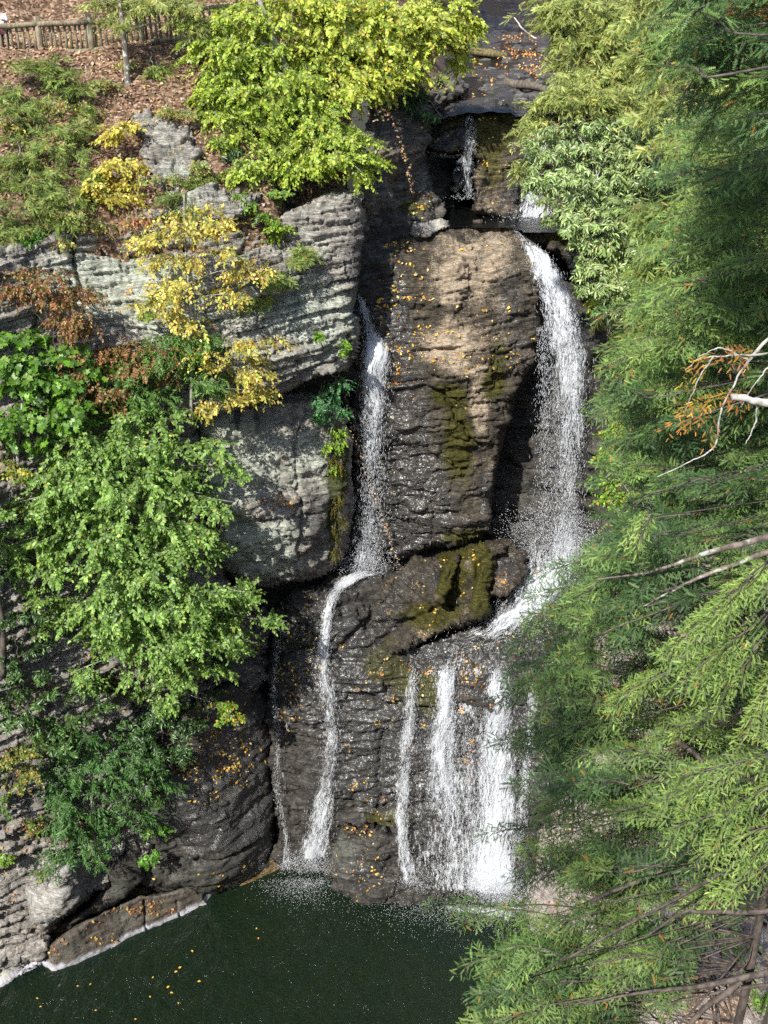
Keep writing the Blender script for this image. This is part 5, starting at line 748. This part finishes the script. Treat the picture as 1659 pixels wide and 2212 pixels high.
ex = [('rhododendron', 'leafy rhododendron beside the dark trunk at the left edge', P(40, 1420, 27.3), [(40, 1330, 27.6, 50, 34, 34), (90, 1400, 27.8, 40, 30, 24), (20, 1250, 28, 40, 40, 24)], G_rh, (RH, LF), .20, M_rh), ('shrub', 'shaded shrub filling the bank between the two lower rhododendrons', P(190, 1560, 28), [(170, 1500, 28.1, 50, 34, 36), (140, 1560, 27.8, 46, 30, 30), (220, 1540, 28.2, 40, 24, 24)], [(.07, .15, .035, 4), (.11, .21, .05, 3)], (LV, LF), .13, M_lf),
      ('shrub', 'green shrub at the left edge above the litter bank', P(20, 1760, 26.6), [(20, 1660, 26.8, 46, 30, 34), (60, 1610, 27, 40, 24, 24), (15, 1730, 26.6, 36, 26, 20)], [(.10, .21, .04, 4), (.17, .28, .06, 3)], (LV, LF), .13, M_lf), ('shrub', 'dark ivy-like creeper on the wet rock right of the big left beech', P(450, 1560, 29.6), [(480, 1440, 30.2, 46, 30, 26), (430, 1510, 29.8, 46, 30, 28), (400, 1560, 29.4, 40, 24, 20)], G_rh, (LV, LF), .12, M_lf), ('shrub', 'pale green bush under the rusty bush at the cliff foot', P(140, 960, 29.6), [(200, 920, 29.8, 50, 30, 34), (130, 1000, 29.2, 46, 30, 30)], [(.14, .26, .05, 4), (.22, .34, .07, 3)], (LV, LF), .13, M_lf)]
for i, (nm, lb, b, cl, pal, tm, lf_, mt) in enumerate(ex): plant(nm, lb, 'shrub', b, cl, pal, tmpl=tm, leaf=lf_, k=9 if tm[0] is RH else 12, slen=.25 if tm[0] is RH else .5, ang=75 if tm[0] is RH else 50, mat=mt, r0=.02, bark=B_dark, seed=190+i, droop=.4)
plant('tree', 'dark trunk standing at the left edge of the view halfway down', 'tree', P(4, 1450, 27.2), [(-60, 1150, 27.4, 60, 50, 60), (-90, 1050, 27.4, 70, 60, 70), (10, 1130, 27.4, 30, 24, 14)], G_green, trunk=[P(4, 1460, 27.2), P(3, 1330, 27.3), P(-30, 1150, 27.4), P(-60, 1000, 27.5)], r0=.13, bark=B_dark, seed=199, leaf=.15, k=14, slen=.6)
G_mix = [(.22, .28, .06, 4), (.40, .36, .08, 2), (.14, .22, .05, 3), (.38, .20, .08, 1.5)]
ug = [('yellowing low undergrowth beside the hemlock bushes under the fence', 190, 170, [(150, 235, 50, 24, 26), (230, 190, 40, 20, 16)]), ('rust and green undergrowth at the left edge of the slope', 40, 340, [(40, 330, 60, 30, 36), (20, 260, 40, 24, 20)]), ('mixed yellow-green shrub left of the bright yellow shrub', 180, 480, [(170, 470, 60, 26, 36), (120, 510, 50, 20, 24)]),
      ('thin bare-stemmed shrub with few leaves below the slender trunk', 360, 240, [(350, 230, 50, 26, 16), (400, 260, 40, 24, 14)]), ('olive green bush between yellow shrub and leaning beech', 360, 420, [(350, 400, 60, 24, 26), (430, 360, 40, 24, 18)]), ('reddish bush at the cliff rim left of the notch', 300, 480, [(290, 465, 60, 18, 26), (380, 470, 50, 14, 18)]), ('green and gold bush directly below the fence corner', 330, 150, [(420, 120, 40, 20, 16), (300, 140, 40, 16, 12)])]
for i, (lb, x, y, cl) in enumerate(ug):
    b = P(x, y, ground_Y(x, y)); plant('undergrowth_shrub', lb, 'shrub', b, [(a, c, 99, d, e, n) for a, c, d, e, n in cl], G_rust if i == 5 else G_mix, leaf=.12, k=12, slen=.5, droop=.35, flat=.45, limbs=False, r0=.02, bark=B_dead, seed=210+i, jit=.35)
lg = [('green shrub at the far left edge under the yellowing shrub', 28.3, [(10, 1170, 40, 40, 40), (50, 1230, 46, 30, 34)], G_green), ('dark leafy shrub hiding the foot of the edge trunk', 27.4, [(30, 1480, 46, 30, 36), (10, 1400, 34, 30, 24)], G_rh), ('sunlit green shrub between the edge trunk and the big beech', 28.2, [(90, 1290, 46, 30, 34), (110, 1200, 40, 30, 28), (80, 1350, 40, 24, 22)], [(.15, .27, .05, 4), (.22, .34, .07, 3)]), ('yellow-brown bush on the litter bank at the left edge', 26.7, [(40, 1680, 46, 24, 30), (20, 1620, 40, 24, 24)], G_mix), ('deep green bush right of the compound-leaved tree', 28.5, [(300, 1740, 40, 30, 30), (330, 1650, 46, 30, 34), (270, 1830, 26, 20, 14)], [(.07, .16, .04, 4), (.11, .21, .05, 3)])]
for i, (lb, Y, cl, pal) in enumerate(lg): plant('bank_shrub', lb, 'shrub', P(cl[0][0], cl[0][1]+50, Y+.3), [(a, c, Y, d, e, n) for a, c, d, e, n in cl], pal, leaf=.13, k=12, slen=.5, droop=.35, r0=.02, bark=B_dark, seed=230+i, dens=1.2)
hm = [('sunlit hemlock higher on the right bank behind the hanging dark boughs', P(1560, 700, 27), [(1420, 20, 29, 80, 50, 70), (1520, 60, 28, 90, 60, 80), (1640, 40, 28, 90, 60, 80), (1440, 130, 28.5, 70, 50, 60), (1560, 170, 27.5, 90, 60, 80), (1660, 190, 27, 80, 60, 70), (1460, 250, 27.5, 70, 40, 50), (1580, 290, 27, 90, 50, 70), (1480, 340, 27, 80, 40, 50), (1640, 350, 26.5, 70, 60, 50)], [P(1560, 700, 27), P(1550, 300, 27.5), P(1545, -200, 28)], G_hemy),
      ('green hemlock low on the right wall between the rhododendron and the near boughs', P(1540, 960, 23), [(1440, 480, 25, 70, 50, 60), (1540, 450, 25, 80, 60, 70), (1640, 500, 24.5, 80, 60, 70), (1460, 580, 24.5, 80, 50, 66), (1570, 600, 24, 90, 50, 70), (1430, 680, 24, 70, 50, 56), (1650, 680, 23.5, 70, 60, 56), (1540, 720, 23.5, 90, 50, 66)], [P(1540, 980, 23), P(1535, 700, 23.6), P(1530, 420, 25)], G_hems)]
for i, (lb, b, cl, tr, pal) in enumerate(hm): plant('hemlock_tree', lb, 'tree', b, cl, pal, tmpl=(NT2, NF2), leaf=.24, k=15, slen=.75, ang=48, droop=.35, flat=.8, mat=M_nd, trunk=tr, bark=B_hem, r0=.14, seed=180+i)
# unseen hemlock added beside the viewpoint to shade the near boughs on the right
b = np.array([-7.2, -2.8, 30.2]); t = thing('hemlock_tree', 'unseen hemlock added beside the viewpoint to shade the near right boughs', 'tree', b); r = np.random.default_rng(88)
mk('trunk', [tube(curve([b, b+[.3, .5, 6.5], b+[.6, 1., 13.5]], 20, .1, 3), .2, .05, 9, jit=.03), tube(curve([b+[.25, .4, 6.2], b+[1.4, 1., 7.6], b+[3.0, 1.6, 7.8]], 12, .05, 4), .06, .015, 6)], B_hem, t, b, smooth=True)
n = 210; u = nrm(r.normal(size=(n, 3)))*r.random((n, 1))**.45; q = np.r_[u[:110]*np.array([1.35, 1.9, .8])+[-5.2, -1.3, 38], u[110:]*np.array([1.6, 1.6, 2.5])+[-6.8, -2, 41]]
kk = 16; dd = nrm(u*np.array([1, 1, .2])+.5*r.normal(size=(n, 3))*np.array([1, 1, .3])); sdv = nrm(np.cross([0, 0, 1.], dd)); tt = (np.arange(kk)+.5)/kk; sg = np.where(np.arange(kk) % 2, 1., -1.); pos = (q[:, None]+dd[:, None]*(.8*tt)[None, :, None]).reshape(-1, 3); ld = (dd[:, None]*.65+sdv[:, None]*(.75*sg)[None, :, None]).reshape(-1, 3); k = len(pos)
mk('crown', [inst(NT2, NF2, frame(ld, np.array([0, 0, 1.])+.3*r.normal(size=(k, 3))), pos, r.uniform(.18, .30, k), pick(G_hems, r, k))], M_nd, t, b)
# trees on the plateau behind
for i, (x, y, Y, h, rr_) in enumerate([(30, 40, 44, 9, .25), (150, 20, 48, 10, .22), (340, 5, 50, 9, .18), (90, 0, 56, 10, .3), (560, 20, 52, 9, .25), (860, 0, 60, 9, .25), (1010, -30, 66, 10, .28)]):
    Xb = float(P(x, y, Y)[0]); b = np.array([Xb, Y, float(ground_z(Xb, Y))]); t = thing('background_tree', ['thick trunk just behind the left end of the fence', 'straight trunk on the shaded hillside behind the fence', 'slim trunk behind the slender hemlock top', 'far trunk high on the shaded hillside', 'trunk behind the beech crown', 'far trunk beside the upper creek', 'far trunk at the creek bend'][i], 'tree', b)
    mk('trunk', [tube(curve([b-[0, 0, .4], b+[.1, 0, h*.5], b+[0, .2, h]], 14, .2, i), rr_, rr_*.6, 10, jit=.03)], B_dark, t, b, smooth=True)
    r = np.random.default_rng(i); cl = []
    for j in range(7):
        a = r.uniform(0, 6.28); q = b+np.array([math.cos(a)*2.2, math.sin(a)*2.2, h*(.55+.07*j)]); n = 60
        u = nrm(r.normal(size=(n, 3)))*r.random((n, 1))**.4*np.array([2.4, 2.4, 1.0]); cl.append(q+u)
    pos = np.repeat(np.concatenate(cl), 14, 0)+r.normal(size=(len(cl)*60*14, 3))*.35; k = len(pos); mk('crown', [inst(LV, LF, frame(r.normal(size=(k, 3))+[0, 0, -.3], r.normal(size=(k, 3))+[0, 0, 1.5]), pos, r.uniform(.18, .34, k), pick(G_green, r, k))], M_lf, t, b)
# ------------------------------------------------------------------ the near hemlocks on the right
H_d = [(.058, .125, .040, 4), (.085, .165, .052, 4), (.036, .080, .030, 2), (.14, .23, .065, 1.5)]  # dark, mid and lit palettes paint shade and sun into the needles
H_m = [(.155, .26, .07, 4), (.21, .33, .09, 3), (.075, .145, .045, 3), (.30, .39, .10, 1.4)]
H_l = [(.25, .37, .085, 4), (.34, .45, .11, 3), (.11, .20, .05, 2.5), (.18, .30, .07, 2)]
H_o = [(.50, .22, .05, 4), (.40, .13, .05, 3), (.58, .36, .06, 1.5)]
def bough(P0, P1, r, pal, Lm, z=1.):
    """one bough: a short leafy axis with smaller side sprays that fork off it at uneven angles"""
    P0 = np.asarray(P0, float); P1 = np.asarray(P1, float); L = np.linalg.norm(P1-P0); D0 = (P1-P0)/L
    fo, wo, ax = hem_branch(P0, P1, r, pal, Lm*.42, tw=.15*z, dens=.95/z); F_ = [fo]; n = max(3, int(L/.15))
    for i in range(n):
        q = .12+.83*(i+r.random())/n; o = ax(np.array([q]))[0]; s = nrm(np.cross([0, 0, 1.], D0))*(1 if i % 2 else -1); a = math.radians(r.uniform(28, 68))
        d = nrm(D0*math.cos(a)+s*math.sin(a)+np.array([0, 0, r.normal(-.22, .26)])); l = Lm*r.uniform(.55, 1.35)*(1.15-q)**.5+.10
        f2, w2, _ = hem_branch(o, o+d*l, r, pal, Lm*r.uniform(.26, .44), tw=.135*z, dens=1./z, drop=.12, up=np.array([-.1, -.45, 1.])+.35*r.normal(size=3)); F_.append(f2); wo.append(tube(np.stack([o, o+d*l*.5, o+d*l-[0, 0, .03]]), .005, .002, 4))
    return F_, wo, ax
def hem_branch(P0, P1, r, pal, Lm=.42, t0=.05, tw=.15, drop=.22, dens=1., up=None, sparse=0.):
    """foliage of one bough from P0 to its tip P1: flat feathered spray that droops at the end"""
    P0 = np.asarray(P0, float); P1 = np.asarray(P1, float); L = np.linalg.norm(P1-P0); D0 = (P1-P0)/L; nb = max(4, int(L/.035*dens))
    t = np.linspace(t0, 1, nb)+r.normal(0, .006, nb); t = np.clip(t, 0, 1); w = r.normal(0, .03, 3); lat = nrm(np.cross([0, 0, 1.], D0)); bend = r.normal(0, .10)*L
    ax = lambda q: P0+(P1-P0)*q[..., None]+np.array([0, 0, 1.])*((drop*L*(q-q**2.2)))[..., None]+lat*(bend*(q-q*q))[..., None]
    dq = lambda q: nrm(ax(np.clip(q+.03, 0, 1.03))-ax(q-.03)); o = ax(t); d = dq(t)
    up = np.array([-.10, -.45, 1.]) if up is None else np.asarray(up, float); nn = nrm(up+.18*r.normal(size=3)); sg = np.where(np.arange(nb) % 2, 1., -1.)
    a = np.radians(56)*r.uniform(.7, 1.2, nb); s = nrm(np.cross(nn, d)); bd = nrm(d*np.cos(a)[:, None]+s*(np.sin(a)*sg)[:, None]+.10*r.normal(size=(nb, 3)))
    bl = Lm*np.clip(1.15-t, .0, 1)**.75*np.clip((t-t0)*6+.35, 0, 1)*r.uniform(.45, 1.15, nb)+.05; kmax = 17; u = (np.arange(kmax)+.4)/kmax; step = .031
    nk = np.clip((bl/step).astype(int), 2, kmax); O = []; TD = []; TS = []
    J, K = np.meshgrid(np.arange(nb), np.arange(kmax), indexing='ij'); ok = K < nk[:, None]
    if sparse: ok &= r.random(ok.shape) > sparse
    J = J[ok]; K = K[ok]; uu = (K+.5)/nk[J]; q = o[J]+bd[J]*(bl[J]*uu)[:, None]; q[:, 2] -= .35*bl[J]*uu**2
    dd = bd[J].copy(); dd[:, 2] -= .6*uu*.35; dd = nrm(dd); ns = nrm(nn+.25*r.normal(size=(len(J), 3))); s2 = nrm(np.cross(ns, dd)); g2 = np.where(K % 2, 1., -1.); a2 = np.radians(46)*(1-.9*uu**4)*r.uniform(.7, 1.2, len(J))
    td = nrm(dd*np.cos(a2)[:, None]+s2*(np.sin(a2)*g2)[:, None]+np.array([0, 0, -.10])); ts = tw*(1.05-.45*uu)*r.uniform(.65, 1.2, len(J))
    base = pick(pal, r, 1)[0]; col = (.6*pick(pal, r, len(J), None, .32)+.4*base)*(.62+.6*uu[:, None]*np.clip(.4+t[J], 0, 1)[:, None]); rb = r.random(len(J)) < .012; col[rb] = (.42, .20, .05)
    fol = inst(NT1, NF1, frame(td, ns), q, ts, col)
    wood = [stems(np.stack([o, o+bd*bl[:, None]-np.array([0, 0, .3])*bl[:, None]*.9], 1), None, .0035)]
    return fol, wood, ax
def hemlock(label, base, top, boughs, seed, r0=.16, dead=()):
    """boughs: (px tip, py tip, Y tip, px root, py root, Y root, leafy length m, palette, width)"""
    r = np.random.default_rng(seed); base = np.asarray(base, float); top = np.asarray(top, float); t = thing('hemlock_tree', label, 'tree', base); F_ = []; W_ = [tube(curve([base, (base+top)/2+[.1, 0, 0], top], 30, .15, seed), r0, .03, 10, jit=.03)]
    for b in boughs:
        tip = P(*b[:3]); root = P(*b[3:6]); L = np.linalg.norm(tip-root); f = max(0, 1-b[6]/L); a = root+(tip-root)*f
        fo, wo, ax = bough(a, tip, r, b[7], b[8], .78 if b[7] is H_l else 1.); F_ += fo; W_ += wo
        i = int(np.argmin(np.abs(np.linspace(base[2], top[2], 50)-(root[2]-.1)))); tk = base+(top-base)*i/49.
        W_.append(tube(curve([tk, root+[0, 0, .05], a+[0, 0, .02]] if np.linalg.norm(tk-root) > .25 else [root, (root+a)/2+[0, 0, .04], a], 12, .03, int(r.integers(999))), max(.006, .0065*L), .007, 5)); W_.append(tube(ax(np.linspace(0, 1, 12)), .010, .003, 5))
    mk('crown', F_, M_nd, t, base); mk('trunk', W_, B_hem, t, base, smooth=True); return t
def auto(zone, n, r, Yr, rootpx, pals, Ls=(1.0, 1.9), w=(.28, .45), slope=(.02, .35)):
    """boughs whose tips fill a zone of the view; each springs from the trunk side"""
    z = np.asarray(zone, float); out = []; x0, y0 = z.min(0); x1, y1 = z.max(0); pw = np.array([p[1] for p in pals]); pw = pw/pw.sum()
    n = int(n*1.75)
    while len(out) < n:
        x, y = r.uniform(x0, x1), r.uniform(y0, y1)
        if polydist(np.array([x]), np.array([y]), z)[0] < 0: continue
        Y = r.uniform(*Yr); L = r.uniform(*Ls)*.66; s = ppm(x, y, Y); dx = rootpx-x; rx = x+min(dx, L*s*r.uniform(1.0, 1.2)) if dx > 0 else x+.5*L*s; ry = y-(rx-x)*(r.uniform(*slope)+r.normal(0, .22))
        pal = pals[r.choice(len(pals), p=pw)][0]; out.append((x, y, Y, rx, ry, Y+r.normal(0, .7), L, pal, r.uniform(*w)))
    return out
rr = np.random.default_rng(2024)
def gb(px, Y): X = (px-CX)*Y/2054.; return np.array([X, Y, float(right_z(np.array([X]), np.array([Y]))[0])-.3])
def tp(px, Y, z): X = (px-CX)*Y/2054.; return np.array([X, Y, z])
D, M_, L_, O_ = H_d, H_m, H_l, H_o
# upper right, nearest: hanging dark boughs
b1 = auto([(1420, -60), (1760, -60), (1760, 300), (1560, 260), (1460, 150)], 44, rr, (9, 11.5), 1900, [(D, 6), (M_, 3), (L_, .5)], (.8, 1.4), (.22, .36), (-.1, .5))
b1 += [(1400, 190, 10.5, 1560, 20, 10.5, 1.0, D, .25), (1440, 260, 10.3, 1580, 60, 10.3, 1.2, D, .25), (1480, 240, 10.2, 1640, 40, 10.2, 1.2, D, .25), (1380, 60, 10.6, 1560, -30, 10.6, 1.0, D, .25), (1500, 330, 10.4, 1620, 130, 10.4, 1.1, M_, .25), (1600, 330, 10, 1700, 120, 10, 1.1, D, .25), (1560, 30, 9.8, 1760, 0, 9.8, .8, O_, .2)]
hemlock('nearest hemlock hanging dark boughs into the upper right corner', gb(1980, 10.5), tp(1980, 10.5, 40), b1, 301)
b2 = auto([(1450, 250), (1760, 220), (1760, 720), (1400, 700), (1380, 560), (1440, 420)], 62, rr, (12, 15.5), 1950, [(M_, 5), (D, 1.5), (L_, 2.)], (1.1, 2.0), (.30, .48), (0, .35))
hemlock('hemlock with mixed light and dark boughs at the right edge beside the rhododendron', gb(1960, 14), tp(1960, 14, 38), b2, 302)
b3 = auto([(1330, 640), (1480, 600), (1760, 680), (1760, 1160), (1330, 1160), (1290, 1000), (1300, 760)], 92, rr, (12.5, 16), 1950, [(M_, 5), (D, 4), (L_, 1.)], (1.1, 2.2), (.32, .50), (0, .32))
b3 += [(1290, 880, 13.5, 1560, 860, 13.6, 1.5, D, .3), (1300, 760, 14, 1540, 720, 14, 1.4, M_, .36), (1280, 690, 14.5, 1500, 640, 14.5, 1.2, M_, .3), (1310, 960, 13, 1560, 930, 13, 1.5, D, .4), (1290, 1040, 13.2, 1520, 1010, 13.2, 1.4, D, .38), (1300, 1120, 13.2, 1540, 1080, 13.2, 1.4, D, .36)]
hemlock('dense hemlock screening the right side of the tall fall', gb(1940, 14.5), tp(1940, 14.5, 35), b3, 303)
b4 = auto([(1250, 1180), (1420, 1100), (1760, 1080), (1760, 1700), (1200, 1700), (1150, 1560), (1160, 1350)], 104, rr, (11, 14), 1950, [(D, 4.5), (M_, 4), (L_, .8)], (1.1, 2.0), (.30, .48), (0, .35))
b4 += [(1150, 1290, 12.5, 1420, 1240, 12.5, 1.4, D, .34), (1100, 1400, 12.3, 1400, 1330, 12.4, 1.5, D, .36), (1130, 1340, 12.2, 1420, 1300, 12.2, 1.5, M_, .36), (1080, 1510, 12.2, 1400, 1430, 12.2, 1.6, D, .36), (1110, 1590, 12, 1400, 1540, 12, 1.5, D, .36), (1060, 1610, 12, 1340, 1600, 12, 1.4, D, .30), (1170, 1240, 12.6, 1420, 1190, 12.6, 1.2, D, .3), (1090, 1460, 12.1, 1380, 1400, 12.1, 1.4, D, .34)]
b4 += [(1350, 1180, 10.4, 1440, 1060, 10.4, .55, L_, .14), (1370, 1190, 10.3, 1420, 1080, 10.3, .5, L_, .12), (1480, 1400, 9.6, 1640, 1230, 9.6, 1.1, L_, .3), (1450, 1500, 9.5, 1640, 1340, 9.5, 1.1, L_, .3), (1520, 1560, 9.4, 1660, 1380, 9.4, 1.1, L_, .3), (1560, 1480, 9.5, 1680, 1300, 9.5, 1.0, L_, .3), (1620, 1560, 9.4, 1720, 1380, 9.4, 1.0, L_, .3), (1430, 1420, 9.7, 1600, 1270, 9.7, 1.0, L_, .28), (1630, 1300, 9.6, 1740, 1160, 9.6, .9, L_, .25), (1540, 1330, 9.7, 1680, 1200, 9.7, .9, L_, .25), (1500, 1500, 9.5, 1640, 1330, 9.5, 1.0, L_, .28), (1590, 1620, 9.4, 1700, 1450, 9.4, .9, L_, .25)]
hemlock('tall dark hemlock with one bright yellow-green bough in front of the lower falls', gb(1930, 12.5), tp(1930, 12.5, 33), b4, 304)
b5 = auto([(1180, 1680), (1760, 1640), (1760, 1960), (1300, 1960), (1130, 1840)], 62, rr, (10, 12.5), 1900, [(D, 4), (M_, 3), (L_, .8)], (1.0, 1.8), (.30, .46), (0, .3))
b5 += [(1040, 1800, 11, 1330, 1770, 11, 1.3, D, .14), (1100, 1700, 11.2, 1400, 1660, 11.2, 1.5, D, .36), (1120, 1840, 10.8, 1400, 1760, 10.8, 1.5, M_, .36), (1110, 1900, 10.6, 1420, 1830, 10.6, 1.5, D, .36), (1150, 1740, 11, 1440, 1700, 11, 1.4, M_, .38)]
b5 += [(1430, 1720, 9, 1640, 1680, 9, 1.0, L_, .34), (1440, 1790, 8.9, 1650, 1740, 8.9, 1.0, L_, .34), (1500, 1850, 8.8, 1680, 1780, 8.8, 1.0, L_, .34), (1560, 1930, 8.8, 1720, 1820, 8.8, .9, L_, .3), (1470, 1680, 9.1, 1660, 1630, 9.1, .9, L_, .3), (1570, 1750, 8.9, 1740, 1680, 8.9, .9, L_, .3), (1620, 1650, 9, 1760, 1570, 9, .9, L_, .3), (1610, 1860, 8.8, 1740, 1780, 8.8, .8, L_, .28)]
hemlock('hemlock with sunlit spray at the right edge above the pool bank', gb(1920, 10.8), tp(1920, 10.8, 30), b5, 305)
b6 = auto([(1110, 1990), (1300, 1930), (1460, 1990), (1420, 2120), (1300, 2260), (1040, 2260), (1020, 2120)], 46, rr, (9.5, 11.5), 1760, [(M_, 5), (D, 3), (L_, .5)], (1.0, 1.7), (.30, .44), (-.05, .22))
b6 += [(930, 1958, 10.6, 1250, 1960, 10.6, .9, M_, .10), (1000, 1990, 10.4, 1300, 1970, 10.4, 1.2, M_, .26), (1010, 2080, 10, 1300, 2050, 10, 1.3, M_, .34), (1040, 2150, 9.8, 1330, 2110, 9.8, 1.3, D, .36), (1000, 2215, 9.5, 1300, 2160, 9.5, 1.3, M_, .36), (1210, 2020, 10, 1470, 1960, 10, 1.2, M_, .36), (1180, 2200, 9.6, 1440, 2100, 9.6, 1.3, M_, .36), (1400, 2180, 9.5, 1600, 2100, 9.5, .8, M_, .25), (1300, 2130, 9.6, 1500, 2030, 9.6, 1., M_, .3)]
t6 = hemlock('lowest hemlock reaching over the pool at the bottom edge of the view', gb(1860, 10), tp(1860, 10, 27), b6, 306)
# bare limbs in front, with rusty dead needles
def deadwood(label, limbs, sprays, seed):
    r = np.random.default_rng(seed); b = P(*limbs[0][0][0]); t = thing('dead_branch', label, 'branch', b); ch = [tube(curve([P(*p) for p in pts], 26, .025, seed+i), ra, rb, 7, jit=.06) for i, (pts, ra, rb) in enumerate(limbs)]
    mk('limb', ch, B_dead if seed < 500 else (B_lich if seed < 504 else B_hem), t, b, smooth=True)
    if sprays:
        F_ = []
        for s in sprays: F_.append(hem_branch(P(*s[3:6]), P(*s[:3]), r, s[6], s[7], tw=.095, dens=1.3, sparse=.25)[0])
        mk('dead_needles', F_, M_nd, t, b)
deadwood('bare grey dead branches with rusty orange needles at the right edge', [([(1720, 690, 10), (1650, 740, 10), (1600, 800, 10), (1560, 880, 10)], .022, .008), ([(1660, 760, 10), (1590, 765, 10), (1520, 770, 10), (1480, 800, 10)], .012, .004), ([(1620, 780, 10), (1560, 750, 10), (1510, 770, 10)], .010, .004), ([(1540, 770, 10), (1500, 830, 10), (1480, 890, 10)], .010, .004), ([(1560, 880, 10), (1540, 960, 10), (1500, 990, 10), (1420, 1030, 10)], .012, .004), ([(1700, 770, 9.8), (1650, 800, 9.8), (1600, 880, 9.8)], .012, .004)],
         [(1560, 790, 9.9, 1640, 750, 9.9, O_, .14), (1490, 790, 9.9, 1560, 770, 9.9, O_, .10), (1480, 830, 9.9, 1540, 770, 9.9, [(.60, .42, .05, 1)], .10), (1470, 890, 9.9, 1600, 850, 9.9, O_, .12), (1440, 930, 9.8, 1540, 890, 9.8, O_, .18), (1590, 880, 9.8, 1600, 830, 9.8, O_, .15), (1530, 960, 9.8, 1540, 890, 9.8, O_, .10)], 401)
deadwood('thick broken pale limb stub poking in from the right edge', [([(1780, 870, 9.4), (1680, 868, 9.4), (1620, 862, 9.4), (1580, 858, 9.4)], .045, .032), ([(1640, 862, 9.4), (1630, 920, 9.4), (1610, 960, 9.4)], .010, .004)], [], 402)
deadwood('long lichened bough carrying dark sprays before the middle of the falls', [([(1760, 1130, 11), (1640, 1165, 11), (1560, 1185, 11), (1480, 1215, 11), (1390, 1240, 11), (1290, 1252, 11)], .05, .008), ([(1700, 1180, 10.9), (1560, 1230, 10.9), (1460, 1270, 10.9), (1390, 1310, 10.9)], .035, .008), ([(1600, 1300, 10), (1610, 1360, 10), (1650, 1430, 10)], .012, .004)], [], 503)
deadwood('dark crossing boughs over the pale bank in the bottom right corner', [([(1780, 2080, 9), (1640, 2105, 9), (1520, 2130, 9), (1400, 2140, 9), (1260, 2170, 9)], .055, .010), ([(1600, 2120, 9), (1520, 2180, 9), (1460, 2260, 9)], .045, .030), ([(1780, 2110, 9.1), (1600, 2138, 9.1), (1440, 2170, 9.1)], .03, .012), ([(1780, 1950, 9.6), (1640, 1970, 9.6), (1520, 1970, 9.6), (1470, 1975, 9.6), (1400, 2020, 9.6)], .04, .015), ([(1430, 1880, 10), (1300, 1940, 10), (1240, 1980, 10), (1190, 2030, 10), (1120, 2110, 10)], .03, .008), ([(1460, 1600, 11), (1530, 1650, 11), (1620, 1700, 11)], .03, .03)], [], 504)
# ------------------------------------------------------------------ camera, sun, sky
sc = bpy.context.scene
cam = bpy.data.cameras.new('camera'); co = bpy.data.objects.new('camera', cam); C.objects.link(co); co.location = (0, 0, ZC); co.rotation_euler = (math.radians(60), 0, 0)
cam.sensor_fit = 'VERTICAL'; cam.angle_y = 2*math.atan(CY/F); cam.sensor_height = 24; cam.angle = 2*math.atan(CY/F); cam.clip_end = 1000; cam.clip_start = .1; sc.camera = co
EL = math.radians(46.5); AZ = math.radians(30)      # sun behind the camera, to the left
to = Vector((-math.sin(AZ)*math.cos(EL), -math.cos(AZ)*math.cos(EL), math.sin(EL)))
sl = bpy.data.lights.new('sun', 'SUN'); sl.energy = 4.6; sl.angle = math.radians(.5); sl.color = (1, .95, .86); so = bpy.data.objects.new('sun', sl); C.objects.link(so); so.rotation_euler = to.to_track_quat('Z', 'Y').to_euler(); so.location = (-30, -30, 60)
w = bpy.data.worlds.new('World'); sc.world = w; w.use_nodes = True; nt = w.node_tree; bg = nt.nodes['Background']; sky = nt.nodes.new('ShaderNodeTexSky'); sky.sky_type = 'NISHITA'; sky.sun_disc = False; sky.sun_elevation = EL; sky.sun_rotation = math.atan2(to.x, to.y); nt.links.new(sky.outputs[0], bg.inputs[0]); bg.inputs[1].default_value = .13
sc.view_settings.view_transform = 'Standard'; sc.view_settings.look = 'None'; sc.view_settings.exposure = .75; sc.view_settings.gamma = 1
cy = sc.cycles; cy.max_bounces = 8; cy.diffuse_bounces = 3; cy.glossy_bounces = 3; cy.transmission_bounces = 4; cy.transparent_max_bounces = 24; cy.caustics_reflective = False; cy.caustics_refractive = False; cy.use_denoising = False; cy.sample_clamp_direct = 6; cy.sample_clamp_indirect = 2; cy.blur_glossy = 1.0
